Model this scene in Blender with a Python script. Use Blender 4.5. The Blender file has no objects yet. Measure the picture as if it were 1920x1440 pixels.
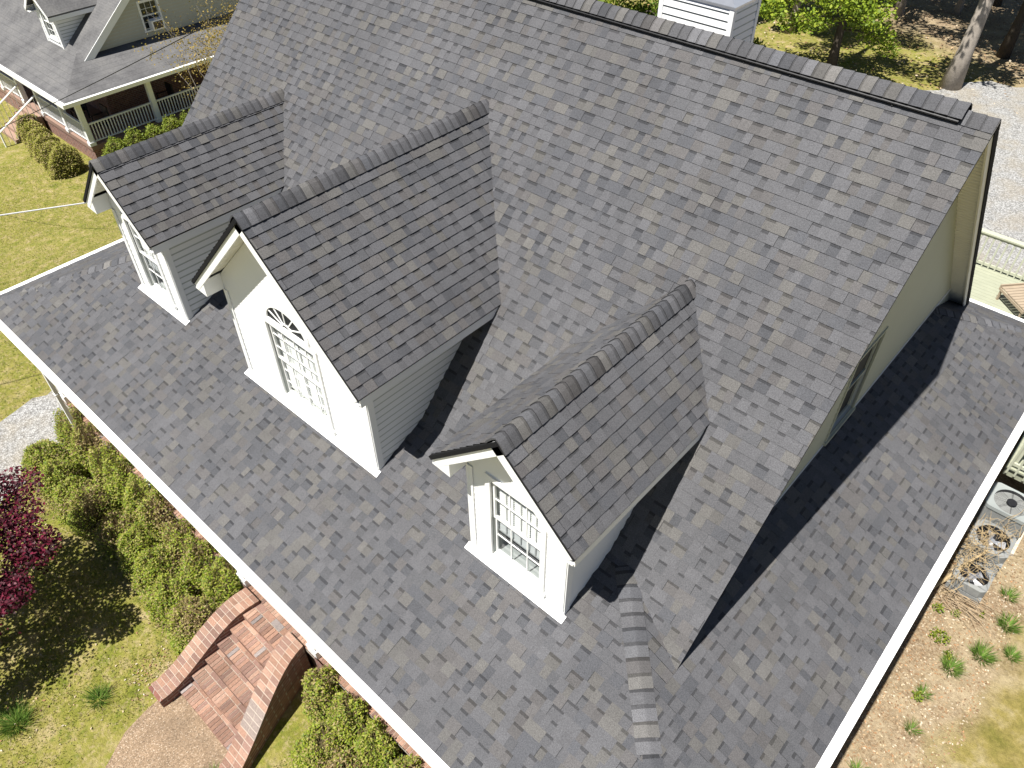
import bpy, math, random
import numpy as np
from mathutils import Vector, Matrix

# ------------------------------------------------------------------ camera, sky, sun, exposure
SC = bpy.context.scene
COL = SC.collection
CAM = (-0.310, -2.011, 9.294)
YAW, PITCH, ROLL, FPX = -0.7354, 0.7620, -0.0034, 1447.7
cd = bpy.data.cameras.new("camera")
cam = bpy.data.objects.new("camera", cd); COL.objects.link(cam)
cd.sensor_width = 36.0; cd.lens = 36.0 * FPX / 1920.0
cd.clip_start = 0.05; cd.clip_end = 900
_cy, _sy, _cp, _sp = math.cos(YAW), math.sin(YAW), math.cos(PITCH), math.sin(PITCH)
_f = Vector((_sy*_cp, _cy*_cp, -_sp)); _r = Vector((_cy, -_sy, 0)); _u = _r.cross(_f)
_cr, _sr = math.cos(ROLL), math.sin(ROLL)
_r, _u = _r*_cr + _u*_sr, _u*_cr - _r*_sr
cam.matrix_world = Matrix(((_r.x, _u.x, -_f.x, CAM[0]), (_r.y, _u.y, -_f.y, CAM[1]), (_r.z, _u.z, -_f.z, CAM[2]), (0, 0, 0, 1)))
SC.camera = cam

W = bpy.data.worlds.new("World"); SC.world = W; W.use_nodes = True
_nt = W.node_tree
sky = _nt.nodes.new("ShaderNodeTexSky"); sky.sky_type = 'NISHITA'; sky.sun_disc = False
sky.sun_elevation = math.radians(64.4); sky.sun_rotation = math.radians(188.8); sky.air_density = 0.6; sky.dust_density = 0.4
_nt.links.new(sky.outputs[0], _nt.nodes["Background"].inputs[0])
_nt.nodes["Background"].inputs[1].default_value = 0.05

sd_ = bpy.data.lights.new("sun", 'SUN'); sd_.energy = 5.0; sd_.angle = math.radians(0.5); sd_.color = (1.0, 0.97, 0.925)
sun = bpy.data.objects.new("sun", sd_); COL.objects.link(sun)
SUN = Vector((0.066, 0.427, -0.902)).normalized()
sun.rotation_euler = SUN.to_track_quat('-Z', 'Y').to_euler(); sun.location = (-10, -20, 40)

SC.view_settings.view_transform = 'Standard'; SC.view_settings.look = 'None'
SC.view_settings.gamma = 1.0; SC.view_settings.use_curve_mapping = False
SC.view_settings.exposure = 0.90
SC.render.engine = 'CYCLES'
SC.cycles.max_bounces = 6; SC.cycles.transparent_max_bounces = 8

# ------------------------------------------------------------------ node helpers
def new_mat(name):
    m = bpy.data.materials.new(name); m.use_nodes = True
    nt = m.node_tree
    return m, nt, nt.nodes["Principled BSDF"]

def N(nt, kind, **kw):
    n = nt.nodes.new(kind)
    for k, v in kw.items():
        if k.startswith("_"): setattr(n, k[1:], v)
        else: n.inputs[k.replace("_", " ")].default_value = v
    return n

def L(nt, a, b): nt.links.new(a, b)

def noise(nt, vec, scale, detail=4, rough=0.55):
    n = N(nt, "ShaderNodeTexNoise", Scale=scale, Detail=detail, Roughness=rough)
    L(nt, vec, n.inputs["Vector"]); return n.outputs[0]

def ramp(nt, fac, stops, interp='LINEAR'):
    r = nt.nodes.new("ShaderNodeValToRGB"); r.color_ramp.interpolation = interp
    el = r.color_ramp.elements
    while len(el) < len(stops): el.new(0.5)
    for e, (p, c) in zip(el, stops):
        e.position = p
        e.color = (c, c, c, 1) if isinstance(c, (int, float)) else (*c, 1)
    L(nt, fac, r.inputs[0]); return r.outputs[0]

def mix(nt, fac, a, b, mode='MIX'):
    m = nt.nodes.new("ShaderNodeMix"); m.data_type = 'RGBA'; m.blend_type = mode
    for i, v in ((0, fac), (6, a), (7, b)):
        s = m.inputs[i]
        if hasattr(v, "is_linked"): L(nt, v, s)
        elif i == 0: s.default_value = v
        else: s.default_value = (*v, 1) if len(v) == 3 else v
    return m.outputs[2]

def math_(nt, op, a, b=0.0, clamp=False):
    m = nt.nodes.new("ShaderNodeMath"); m.operation = op; m.use_clamp = clamp
    for i, v in enumerate((a, b)):
        if hasattr(v, "is_linked"): L(nt, v, m.inputs[i])
        else: m.inputs[i].default_value = v
    return m.outputs[0]

def pos(nt): return nt.nodes.new("ShaderNodeNewGeometry").outputs["Position"]

def bump(nt, bs, h, strength=0.3, dist=0.01):
    b = N(nt, "ShaderNodeBump", Strength=strength, Distance=dist)
    L(nt, h, b.inputs["Height"]); L(nt, b.outputs[0], bs.inputs["Normal"])

def plain(name, col, rough=0.6, var=0.12, scale=3.0, spec=0.3, metal=0.0, bumps=0.0, bscale=60):
    m, nt, bs = new_mat(name); P = pos(nt)
    n = noise(nt, P, scale, 5)
    c = mix(nt, n, tuple(max(0, x*(1-var)) for x in col), tuple(min(1, x*(1+var)) for x in col))
    L(nt, c, bs.inputs["Base Color"])
    bs.inputs["Roughness"].default_value = rough; bs.inputs["Metallic"].default_value = metal
    bs.inputs["Specular IOR Level"].default_value = spec
    if bumps: bump(nt, bs, noise(nt, P, bscale, 3), bumps, 0.006)
    return m

def attr_mat(name, rough=0.9, spec=0.1, grain=0.0, gscale=200, bumps=0.0, trans=0.0, patch=0.0):
    """colour from the face attribute Col (the tone each shingle, brick or leaf has), with fine grain over it"""
    m, nt, bs = new_mat(name)
    a = nt.nodes.new("ShaderNodeAttribute"); a.attribute_name = "Col"
    c = a.outputs["Color"]; P = pos(nt)
    if grain:
        g = ramp(nt, noise(nt, P, gscale, 2, 0.7), [(0.25, 1-grain), (0.75, 1+grain)])
        c = mix(nt, 1.0, c, g, 'MULTIPLY')
    if patch:
        g = ramp(nt, noise(nt, P, 0.9, 5, 0.6), [(0.3, 1-patch), (0.7, 1+patch)])
        c = mix(nt, 1.0, c, g, 'MULTIPLY')
    L(nt, c, bs.inputs["Base Color"])
    bs.inputs["Roughness"].default_value = rough; bs.inputs["Specular IOR Level"].default_value = spec
    if bumps: bump(nt, bs, noise(nt, P, gscale, 2), bumps, 0.004)
    if trans:
        t = nt.nodes.new("ShaderNodeBsdfTranslucent"); L(nt, c, t.inputs[0])
        ms = nt.nodes.new("ShaderNodeMixShader"); ms.inputs[0].default_value = trans
        L(nt, bs.outputs[0], ms.inputs[1]); L(nt, t.outputs[0], ms.inputs[2])
        L(nt, ms.outputs[0], nt.nodes["Material Output"].inputs[0])
    return m

# ------------------------------------------------------------------ materials
M_SH = attr_mat("asphalt_shingle", 0.95, 0.12, grain=0.42, gscale=95, bumps=0.3, patch=0.10)
M_WHITE = plain("white_vinyl", (0.80, 0.80, 0.785), 0.45, 0.03, 1.2, 0.35)
M_TRIM = plain("white_painted_trim", (0.82, 0.82, 0.80), 0.4, 0.03, 2.0, 0.4)
M_SOFFIT = plain("cream_soffit", (0.70, 0.68, 0.58), 0.6, 0.06, 3.0)
M_EDGE = plain("black_shingle_edge", (0.012, 0.012, 0.013), 0.9, 0.3, 30, 0.1)
M_VENT = plain("black_vent_plastic", (0.010, 0.010, 0.011), 0.5, 0.2, 10, 0.3)
M_DARK = plain("dark_room", (0.06, 0.066, 0.07), 0.9, 0.3, 4, 0.1)
M_BLIND = plain("white_blind", (0.66, 0.67, 0.65), 0.6, 0.05, 3, 0.2)
M_REVEAL = plain("window_reveal", (0.45, 0.47, 0.44), 0.7, 0.1, 4, 0.2)
M_SILL = plain("flashing_metal", (0.70, 0.71, 0.72), 0.5, 0.05, 4, 0.4)
M_BRICK = attr_mat("red_brick", 0.9, 0.15, grain=0.30, gscale=45, bumps=0.3, patch=0.12)
M_MORTAR = plain("mortar", (0.50, 0.44, 0.36), 0.95, 0.2, 12, 0.1)
M_LEAF = attr_mat("leaf", 0.55, 0.25, trans=0.28)
M_REDLEAF = attr_mat("red_leaf", 0.5, 0.25, trans=0.25)
M_BLADE = attr_mat("grass_blade", 0.6, 0.2, trans=0.25)
M_DRYLEAF = attr_mat("dry_leaf", 0.8, 0.15, trans=0.1)
M_TWIG = plain("dry_twig", (0.33, 0.25, 0.16), 0.9, 0.35, 18, 0.1)
M_VINE = plain("dry_vine", (0.36, 0.27, 0.15), 0.85, 0.3, 14, 0.15)
M_BARK = plain("grey_bark", (0.30, 0.265, 0.225), 0.95, 0.45, 7, 0.1, bumps=0.9, bscale=14)
M_DBARK = plain("dark_bark", (0.07, 0.058, 0.045), 0.95, 0.4, 8, 0.1, bumps=0.9, bscale=14)
M_PINK = plain("pale_maple_bark", (0.34, 0.31, 0.26), 0.9, 0.3, 10, 0.15, bumps=0.4, bscale=30)
M_DECK = plain("green_deck_stain", (0.31, 0.32, 0.235), 0.8, 0.14, 4, 0.2)
M_RAIL = plain("pale_green_rail", (0.42, 0.43, 0.33), 0.7, 0.10, 4, 0.2)
M_TIMBER = plain("weathered_timber", (0.40, 0.30, 0.20), 0.9, 0.2, 8, 0.1)
M_CHAIR = plain("tan_wood", (0.33, 0.265, 0.19), 0.7, 0.15, 6, 0.2)
M_ACGREY = plain("grey_painted_steel", (0.27, 0.29, 0.28), 0.45, 0.06, 5, 0.4)
M_ACOLD = plain("weathered_grey_steel", (0.22, 0.225, 0.215), 0.7, 0.3, 9, 0.2)
M_BLACKM = plain("black_metal", (0.015, 0.015, 0.017), 0.4, 0.2, 9, 0.4)
M_SHINY = plain("galvanised_metal", (0.55, 0.56, 0.58), 0.35, 0.15, 8, 0.5, metal=0.7)
M_CABLE = plain("pale_cable", (0.55, 0.55, 0.55), 0.6, 0.1, 5, 0.2)
M_BCABLE = plain("black_cable", (0.012, 0.012, 0.014), 0.6, 0.1, 5, 0.2)
M_PANEDARK = plain("window_screen", (0.018, 0.020, 0.022), 0.6, 0.2, 3, 0.2)

def glass_mat(name="window_glass", tint=(0.92, 0.93, 0.92, 1)):
    m, nt, bs = new_mat(name)
    nt.nodes.remove(bs)
    t = nt.nodes.new("ShaderNodeBsdfTransparent"); t.inputs[0].default_value = tint
    g = nt.nodes.new("ShaderNodeBsdfGlossy"); g.inputs["Roughness"].default_value = 0.02
    fr = nt.nodes.new("ShaderNodeLayerWeight"); fr.inputs[0].default_value = 0.5
    fac = math_(nt, 'ADD', math_(nt, 'MULTIPLY', math_(nt, 'POWER', fr.outputs[1], 4.0), 0.6), 0.04)
    ms = nt.nodes.new("ShaderNodeMixShader")
    L(nt, fac, ms.inputs[0]); L(nt, t.outputs[0], ms.inputs[1]); L(nt, g.outputs[0], ms.inputs[2])
    L(nt, ms.outputs[0], nt.nodes["Material Output"].inputs[0])
    return m
M_GLASS = glass_mat()
M_SCREENED = glass_mat("screened_glass", (0.70, 0.72, 0.73, 1))

def brick_wall_mat():
    m, nt, bs = new_mat("brick_wall"); P = pos(nt)
    s = nt.nodes.new("ShaderNodeSeparateXYZ"); L(nt, P, s.inputs[0])
    c = nt.nodes.new("ShaderNodeCombineXYZ")
    L(nt, math_(nt, 'ADD', s.outputs[0], s.outputs[1]), c.inputs[0]); L(nt, s.outputs[2], c.inputs[1])
    b = N(nt, "ShaderNodeTexBrick", Scale=1.0, Color1=(0.25, 0.11, 0.078, 1), Color2=(0.16, 0.068, 0.052, 1), Mortar=(0.30, 0.26, 0.22, 1))
    b.inputs["Brick Width"].default_value = 0.21; b.inputs["Row Height"].default_value = 0.075; b.inputs["Mortar Size"].default_value = 0.008
    L(nt, c.outputs[0], b.inputs["Vector"])
    col = mix(nt, 1.0, b.outputs[0], ramp(nt, noise(nt, P, 9, 5), [(0.3, 0.75), (0.7, 1.2)]), 'MULTIPLY')
    L(nt, col, bs.inputs["Base Color"]); bs.inputs["Roughness"].default_value = 0.95
    bump(nt, bs, b.outputs[1], -0.4, 0.01)
    return m
M_BWALL = brick_wall_mat()
M_LAP = plain("lap_shadow_tone", (0.46, 0.48, 0.44), 0.9, 0.2, 8, 0.1)  # darker siding tone, paints the shadow line under each lap
M_CREAM = plain("cream_vinyl_siding", (0.41, 0.42, 0.33), 0.6, 0.05, 1.5, 0.2)

def old_shingle_mat():
    """worn plain grey three-tab shingles: thin dark course lines, streaks"""
    m, nt, bs = new_mat("worn_grey_shingle"); P = pos(nt)
    s = nt.nodes.new("ShaderNodeSeparateXYZ"); L(nt, P, s.inputs[0])
    w = math_(nt, 'FRACT', math_(nt, 'DIVIDE', s.outputs[2], 0.075))
    line = ramp(nt, w, [(0.0, 0.72), (0.16, 1.0), (1.0, 1.0)])
    c = ramp(nt, noise(nt, P, 1.1, 6, 0.6), [(0.30, (0.0861, 0.0845, 0.0853)), (0.50, (0.123, 0.1205, 0.1197)), (0.70, (0.1517, 0.1476, 0.1427))])
    c = mix(nt, 1.0, c, line, 'MULTIPLY')
    c = mix(nt, 1.0, c, ramp(nt, noise(nt, P, 14, 3), [(0.3, 0.85), (0.7, 1.12)]), 'MULTIPLY')
    L(nt, c, bs.inputs["Base Color"]); bs.inputs["Roughness"].default_value = 0.95; bs.inputs["Specular IOR Level"].default_value = 0.1
    bump(nt, bs, noise(nt, P, 40, 2), 0.3, 0.01)
    return m
M_OLDSH = old_shingle_mat()

def gravel_mat():
    m, nt, bs = new_mat("pale_gravel"); P = pos(nt)
    v = N(nt, "ShaderNodeTexVoronoi", Scale=26.0); L(nt, P, v.inputs["Vector"])
    c = ramp(nt, v.outputs["Color"], [(0.15, (0.19, 0.185, 0.175)), (0.5, (0.33, 0.325, 0.31)), (0.85, (0.48, 0.475, 0.46))])
    big = noise(nt, P, 0.8, 5, 0.6)
    c = mix(nt, ramp(nt, big, [(0.45, 0.0), (0.68, 0.7)]), c, (0.33, 0.285, 0.21))
    edge = ramp(nt, v.outputs["Distance"], [(0.0, 1.05), (0.6, 0.75)])
    c = mix(nt, 1.0, c, edge, 'MULTIPLY')
    L(nt, c, bs.inputs["Base Color"]); bs.inputs["Roughness"].default_value = 0.95
    bump(nt, bs, math_(nt, 'ADD', v.outputs["Distance"], noise(nt, P, 6, 4)), 0.7, 0.03)
    return m
M_GRAVEL = gravel_mat()

def aggregate_mat():
    m, nt, bs = new_mat("exposed_aggregate"); P = pos(nt)
    v = N(nt, "ShaderNodeTexVoronoi", Scale=75.0); L(nt, P, v.inputs["Vector"])
    c = ramp(nt, v.outputs["Color"], [(0.1, (0.12, 0.082, 0.050)), (0.5, (0.225, 0.155, 0.093)), (0.80, (0.30, 0.215, 0.14)), (0.95, (0.46, 0.39, 0.30))])
    c = mix(nt, 1.0, c, ramp(nt, noise(nt, P, 2.2, 5), [(0.3, 0.78), (0.7, 1.12)]), 'MULTIPLY')
    L(nt, c, bs.inputs["Base Color"]); bs.inputs["Roughness"].default_value = 0.9
    bump(nt, bs, v.outputs["Distance"], -0.5, 0.008)
    return m
M_AGG = aggregate_mat()

def ground_mat():
    m, nt, bs = new_mat("lawn_and_leaf_litter"); P = pos(nt)
    s = nt.nodes.new("ShaderNodeSeparateXYZ"); L(nt, P, s.inputs[0]); X, Y = s.outputs[0], s.outputs[1]
    wob = noise(nt, P, 0.45, 6, 0.6); fine = noise(nt, P, 16, 6, 0.7); mid = noise(nt, P, 2.4, 6, 0.6)
    grass = ramp(nt, mid, [(0.28, (0.105, 0.125, 0.018)), (0.42, (0.180, 0.185, 0.032)), (0.55, (0.250, 0.222, 0.060)), (0.68, (0.37, 0.295, 0.155))])
    grass = mix(nt, ramp(nt, wob, [(0.40, 0.0), (0.62, 0.55)]), grass, (0.190, 0.178, 0.038))
    litter = ramp(nt, noise(nt, P, 22, 5, 0.75), [(0.30, (0.12, 0.080, 0.045)), (0.48, (0.245, 0.178, 0.108)), (0.60, (0.32, 0.250, 0.165)), (0.72, (0.43, 0.355, 0.255))])
    soil = ramp(nt, noise(nt, P, 3.5, 6), [(0.35, (0.30, 0.235, 0.140)), (0.65, (0.40, 0.325, 0.21))])
    litter = mix(nt, ramp(nt, noise(nt, P, 1.2, 5), [(0.42, 0.0), (0.60, 0.75)]), litter, soil)
    def step(v, lo, hi):
        mr = N(nt, "ShaderNodeMapRange", _clamp=True); L(nt, v, mr.inputs[0])
        mr.inputs[1].default_value = lo; mr.inputs[2].default_value = hi; return mr.outputs[0]
    wob2 = math_(nt, 'MULTIPLY', math_(nt, 'SUBTRACT', wob, 0.5), 2.2)
    # side yard strip of leaf litter, beside the right wall
    a = math_(nt, 'MULTIPLY', step(X, -1.2, -0.6), step(math_(nt, 'ADD', math_(nt, 'ADD', X, wob2), math_(nt, 'MULTIPLY', Y, -0.08)), 1.35, 0.75))
    a = math_(nt, 'MULTIPLY', a, step(Y, 1.0, 3.0))
    # woods behind
    b = step(math_(nt, 'ADD', math_(nt, 'ADD', Y, math_(nt, 'MULTIPLY', wob2, 4.0)), math_(nt, 'MULTIPLY', X, 0.55)), 28.5, 32.0)
    grass = mix(nt, ramp(nt, noise(nt, P, 11, 5, 0.75), [(0.50, 0.0), (0.62, 0.62)]), grass, (0.36, 0.285, 0.155))
    grass = mix(nt, ramp(nt, noise(nt, P, 7.5, 5, 0.75), [(0.54, 0.0), (0.66, 0.6)]), grass, (0.085, 0.125, 0.016))
    w = math_(nt, 'MAXIMUM', a, b)
    # thin dry turf farther out in the side yard
    sy = math_(nt, 'MULTIPLY', step(X, -0.6, 0.2), math_(nt, 'SUBTRACT', 1.0, step(Y, 16.0, 20.0)))
    turf = ramp(nt, mid, [(0.30, (0.15, 0.135, 0.032)), (0.50, (0.24, 0.195, 0.062)), (0.68, (0.34, 0.28, 0.15))])
    grass = mix(nt, sy, grass, turf)
    c = mix(nt, w, grass, litter)
    c = mix(nt, 1.0, c, ramp(nt, fine, [(0.25, 0.62), (0.5, 1.0), (0.8, 1.30)]), 'MULTIPLY')
    L(nt, c, bs.inputs["Base Color"]); bs.inputs["Roughness"].default_value = 0.95; bs.inputs["Specular IOR Level"].default_value = 0.1
    bump(nt, bs, math_(nt, 'ADD', fine, noise(nt, P, 60, 3)), 0.8, 0.03)
    return m
M_GROUND = ground_mat()

# ------------------------------------------------------------------ mesh helpers
WL = {}                                    # world origin of every parent
def link(o, parent, org):
    COL.objects.link(o)
    if parent is not None: o.parent = parent
    WL[o.name] = Vector(org)
    return o

def empty(name, loc):
    o = bpy.data.objects.new(name, None); o.empty_display_size = 0.3
    COL.objects.link(o); o.location = loc; WL[o.name] = Vector(loc)
    return o

def tag(o, label=None, cat=None, group=None, kind=None):
    for k, v in (("label", label), ("category", cat), ("group", group), ("kind", kind)):
        if v: o[k] = v
    return o

def thing(name, label, cat, loc, group=None): return tag(empty(name, loc), label, cat, group)

class MB:
    def __init__(s): s.v = []; s.f = []; s.c = []; s.m = []
    def face(s, pts, col=(0.5, 0.5, 0.5), mi=0):
        b = len(s.v); s.v.extend([tuple(p) for p in pts]); s.f.append(tuple(range(b, b+len(pts)))); s.c.append(col); s.m.append(mi)
    def box8(s, p, col=(0.5, 0.5, 0.5), mi=0):
        b = len(s.v); s.v.extend([tuple(q) for q in p])
        for f in ((0, 3, 2, 1), (4, 5, 6, 7), (0, 1, 5, 4), (1, 2, 6, 5), (2, 3, 7, 6), (3, 0, 4, 7)):
            s.f.append(tuple(b+i for i in f)); s.c.append(col); s.m.append(mi)
    def box(s, lo, hi, col=(0.5, 0.5, 0.5), mi=0):
        x0, y0, z0 = lo; x1, y1, z1 = hi
        s.box8([(x0, y0, z0), (x1, y0, z0), (x1, y1, z0), (x0, y1, z0), (x0, y0, z1), (x1, y0, z1), (x1, y1, z1), (x0, y1, z1)], col, mi)
    def lbox(s, fr, u0, u1, v0, v1, h0, h1, col=(0.5, 0.5, 0.5), mi=0):
        s.box8([fr(u0, v0, h0), fr(u1, v0, h0), fr(u1, v1, h0), fr(u0, v1, h0), fr(u0, v0, h1), fr(u1, v0, h1), fr(u1, v1, h1), fr(u0, v1, h1)], col, mi)
    def prism(s, poly, vec, col=(0.5, 0.5, 0.5), mi=0):
        vec = Vector(vec); a = [Vector(p) for p in poly]; b = [p+vec for p in a]; n = len(a)
        nn = Vector((0, 0, 0))
        for i in range(n): nn += a[i].cross(a[(i+1) % n])
        if nn.dot(vec) > 0: a, b = b, a
        s.face(a, col, mi); s.face(b[::-1], col, mi)
        for i in range(n):
            j = (i+1) % n; s.face([a[j], a[i], b[i], b[j]], col, mi)
    def tube(s, pts, radii, n=6, col=(0.5, 0.5, 0.5), mi=0, cap=True):
        pts = [Vector(p) for p in pts]; base = len(s.v); k = len(pts)
        if not hasattr(radii, "__len__"): radii = [radii]*k
        for i, p in enumerate(pts):
            d = (pts[min(i+1, k-1)] - pts[max(i-1, 0)]).normalized()
            a = d.cross(Vector((0, 0, 1)) if abs(d.z) < 0.9 else Vector((1, 0, 0))).normalized(); b = d.cross(a)
            for j in range(n):
                t = 2*math.pi*j/n; s.v.append(tuple(p + (a*math.cos(t) + b*math.sin(t))*radii[i]))
        for i in range(k-1):
            for j in range(n):
                j2 = (j+1) % n
                s.f.append((base+i*n+j, base+i*n+j2, base+(i+1)*n+j2, base+(i+1)*n+j)); s.c.append(col); s.m.append(mi)
        if cap:
            s.f.append(tuple(base+j for j in range(n))[::-1]); s.c.append(col); s.m.append(mi)
            s.f.append(tuple(base+(k-1)*n+j for j in range(n))); s.c.append(col); s.m.append(mi)
    def build(s, name, mats, parent=None, smooth=False, org=None):
        me = bpy.data.meshes.new(name)
        if org is None: org = WL[parent.name] if parent is not None else (0, 0, 0)
        V = np.array(s.v, float).reshape(-1, 3) - np.array(org)
        me.from_pydata(V.tolist(), [], s.f)
        for m in (mats if isinstance(mats, (list, tuple)) else [mats]): me.materials.append(m)
        me.polygons.foreach_set("material_index", s.m)
        a = me.attributes.new("Col", 'FLOAT_COLOR', 'FACE')
        c = np.ones((len(s.f), 4), np.float32); c[:, :3] = np.array(s.c, np.float32); a.data.foreach_set("color", c.ravel())
        if smooth: me.polygons.foreach_set("use_smooth", [True]*len(s.f))
        me.update()
        o = bpy.data.objects.new(name, me)
        if parent is None: o.location = org
        return link(o, parent, org)

def frame(o, U, V, Nn=None):
    o = Vector(o); U = Vector(U).normalized(); V = Vector(V).normalized()
    Nn = U.cross(V).normalized() if Nn is None else Vector(Nn).normalized()
    return lambda u, v, h=0.0: o + U*u + V*v + Nn*h

def clip(poly, planes):
    for a, b, c in planes:                                   # keep a*u+b*v+c >= 0
        ds = [a*p[0]+b*p[1]+c for p in poly]
        if min(ds) >= -1e-9: continue
        if max(ds) <= 1e-9: return []
        out = []
        for i in range(len(poly)):
            j = (i+1) % len(poly); p, q, dp, dq = poly[i], poly[j], ds[i], ds[j]
            if dp >= 0: out.append(p)
            if (dp > 0 > dq) or (dp < 0 < dq):
                t = dp/(dp-dq); out.append(tuple(p[k]+(q[k]-p[k])*t for k in range(3)))
        poly = out
        if len(poly) < 3: return []
    return poly

def planes_of(poly):
    out = []
    for i in range(len(poly)):
        (x0, y0), (x1, y1) = poly[i], poly[(i+1) % len(poly)]
        nx, ny = -(y1-y0), (x1-x0); l = math.hypot(nx, ny)
        if l > 1e-9: out.append((nx/l, ny/l, -(nx*x0+ny*y0)/l))
    return out

PAL = [((0.0815, 0.0808, 0.0830), 50), ((0.0915, 0.0878, 0.0818), 18), ((0.0660, 0.0668, 0.0705), 14), ((0.0835, 0.0795, 0.0770), 16), ((0.0745, 0.0745, 0.0768), 16), ((0.0965, 0.0922, 0.0855), 3)]
def tone(rng, k=1.0):
    c = rng.choices([p[0] for p in PAL], [p[1] for p in PAL])[0]; j = 1.09*k*rng.uniform(0.94, 1.06)
    return (c[0]*j*0.995, c[1]*j*0.998, c[2]*j*1.015)

def shingles(mb, fr, polys, seed, e=0.143, t=1.0, vstart=None):
    """courses of laminated shingles on one roof plane, cut to the convex polygons; every tab is its own raised piece"""
    rng = random.Random(seed)
    pls = [planes_of(p) for p in polys]
    us = [p[0] for q in polys for p in q]; vs = [p[1] for q in polys for p in q]
    u0, u1, v0, v1 = min(us), max(us), min(vs), max(vs)
    def put(pts, col, mi=0):
        for pl in pls:
            q = clip(pts, pl)
            if q: mb.face([fr(*p) for p in q], col, mi)
    k = 0; start = v0 if vstart is None else vstart
    k0 = int(math.floor((v0-start)/e))
    for k in range(k0, int(math.ceil((v1-start)/e))):
        a = start+k*e + rng.uniform(-0.002, 0.002); b = start+(k+1)*e
        u = u0 - rng.uniform(0, 0.3); raised = rng.random() < 0.5
        joint = u + rng.uniform(0.2, 1.0)
        while u < u1:
            if raised:
                w = rng.choice((0.10, 0.12, 0.14, 0.165, 0.19, 0.24)) * rng.uniform(0.9, 1.1); hb, ht = 0.0120*t, 0.0032*t
                col = tone(rng, 1.04)
            else:
                w = rng.choice((0.085, 0.10, 0.12, 0.14, 0.17)) * rng.uniform(0.9, 1.1); hb, ht = 0.0092*t, 0.0010*t
                col = tone(rng, 0.95)
            uu = u+w
            if raised:
                put([(u, a, hb), (uu, a, hb), (uu, b, ht), (u, b, ht)], col)
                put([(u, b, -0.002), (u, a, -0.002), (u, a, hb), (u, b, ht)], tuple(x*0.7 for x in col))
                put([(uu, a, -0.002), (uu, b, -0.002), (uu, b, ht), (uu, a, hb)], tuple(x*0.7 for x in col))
            else:
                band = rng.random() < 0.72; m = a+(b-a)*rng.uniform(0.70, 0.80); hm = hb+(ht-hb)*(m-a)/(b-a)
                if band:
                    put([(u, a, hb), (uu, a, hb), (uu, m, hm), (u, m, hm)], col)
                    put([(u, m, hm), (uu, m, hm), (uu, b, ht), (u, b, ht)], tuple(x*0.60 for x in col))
                else:
                    put([(u, a, hb), (uu, a, hb), (uu, b, ht), (u, b, ht)], col)
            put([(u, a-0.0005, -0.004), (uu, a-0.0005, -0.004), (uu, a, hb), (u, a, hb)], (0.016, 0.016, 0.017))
            if uu > joint:                                    # the seam between two shingle strips
                put([(uu-0.003, a, hb+0.0008), (uu+0.002, a, hb+0.0008), (uu+0.002, b, ht+0.0008), (uu-0.003, b, ht+0.0008)], (0.022, 0.022, 0.023))
                joint += 1.0
            u = uu; raised = not raised
    for p in polys: mb.face([fr(q[0], q[1], -0.003) for q in p], (0.03, 0.03, 0.03))

def slab(mb, fr, poly, h0, h1, mi=0, col=(0.5, 0.5, 0.5)):
    a = [fr(u, v, h1) for u, v in poly]; b = [fr(u, v, h0) for u, v in poly]; n = len(poly)
    mb.face(a, col, mi); mb.face(b[::-1], col, mi)
    for i in range(n):
        j = (i+1) % n; mb.face([a[i], b[i], b[j], a[j]], col, mi)

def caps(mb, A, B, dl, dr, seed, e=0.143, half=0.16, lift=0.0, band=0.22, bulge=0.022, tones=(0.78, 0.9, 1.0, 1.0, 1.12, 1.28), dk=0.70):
    """overlapping cap shingles from A (low or exposed end) to B; dl, dr = unit directions down the two slopes"""
    rng = random.Random(seed); A, B = Vector(A), Vector(B); D = (B-A); Ln = D.length; D.normalize()
    dl, dr = Vector(dl).normalized(), Vector(dr).normalized()
    nl = (dl.cross(D) if dl.cross(D).z > 0 else D.cross(dl)).normalized(); nr = (dr.cross(D) if dr.cross(D).z > 0 else D.cross(dr)).normalized()
    up = (nl+nr).normalized()
    def prof(lf, sh=0.0):
        P = []
        for d in (half, half*0.62, half*0.36, half*0.15): P.append(dl*d + nl*(lf + bulge*(1-(d/half)**2)*0.6 + 0.004))
        P.append(up*(lf*1.05 + bulge*0.75))
        for d in (half*0.15, half*0.36, half*0.62, half): P.append(dr*d + nr*(lf + bulge*(1-(d/half)**2)*0.6 + 0.004))
        return P
    n = int(math.ceil(Ln/e))
    for i in range(n):
        a = i*e + rng.uniform(-0.006, 0.006); b = min((i+1)*e + 0.01, Ln + 0.01)
        hi, lo = lift+0.015+rng.uniform(-.002, .003), lift+0.005
        sk = rng.uniform(-0.008, 0.008)
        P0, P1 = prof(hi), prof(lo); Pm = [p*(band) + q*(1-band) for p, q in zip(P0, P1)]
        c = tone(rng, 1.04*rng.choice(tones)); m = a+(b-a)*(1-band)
        base0 = prof(lift-0.006)
        k = len(P0)
        def pt(P, t, j): return A + D*(t + sk*(j-k/2)/k) + P[j]
        for j in range(k-1):
            mb.face([pt(P0, a, j), pt(P0, a, j+1), pt(Pm, m, j+1), pt(Pm, m, j)], c)
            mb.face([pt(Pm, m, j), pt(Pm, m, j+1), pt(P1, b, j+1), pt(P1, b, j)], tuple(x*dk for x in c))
            mb.face([pt(base0, a, j), pt(base0, a, j+1), pt(P0, a, j+1), pt(P0, a, j)], (0.035, 0.035, 0.037) if i else tuple(x*0.8 for x in c))
        for j in (0, k-1):
            mb.face([pt(P0, a, j), pt(P1, b, j), pt(prof(lift-0.012), b, j), pt(prof(lift-0.012), a, j)], (0.014, 0.014, 0.015))

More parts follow.
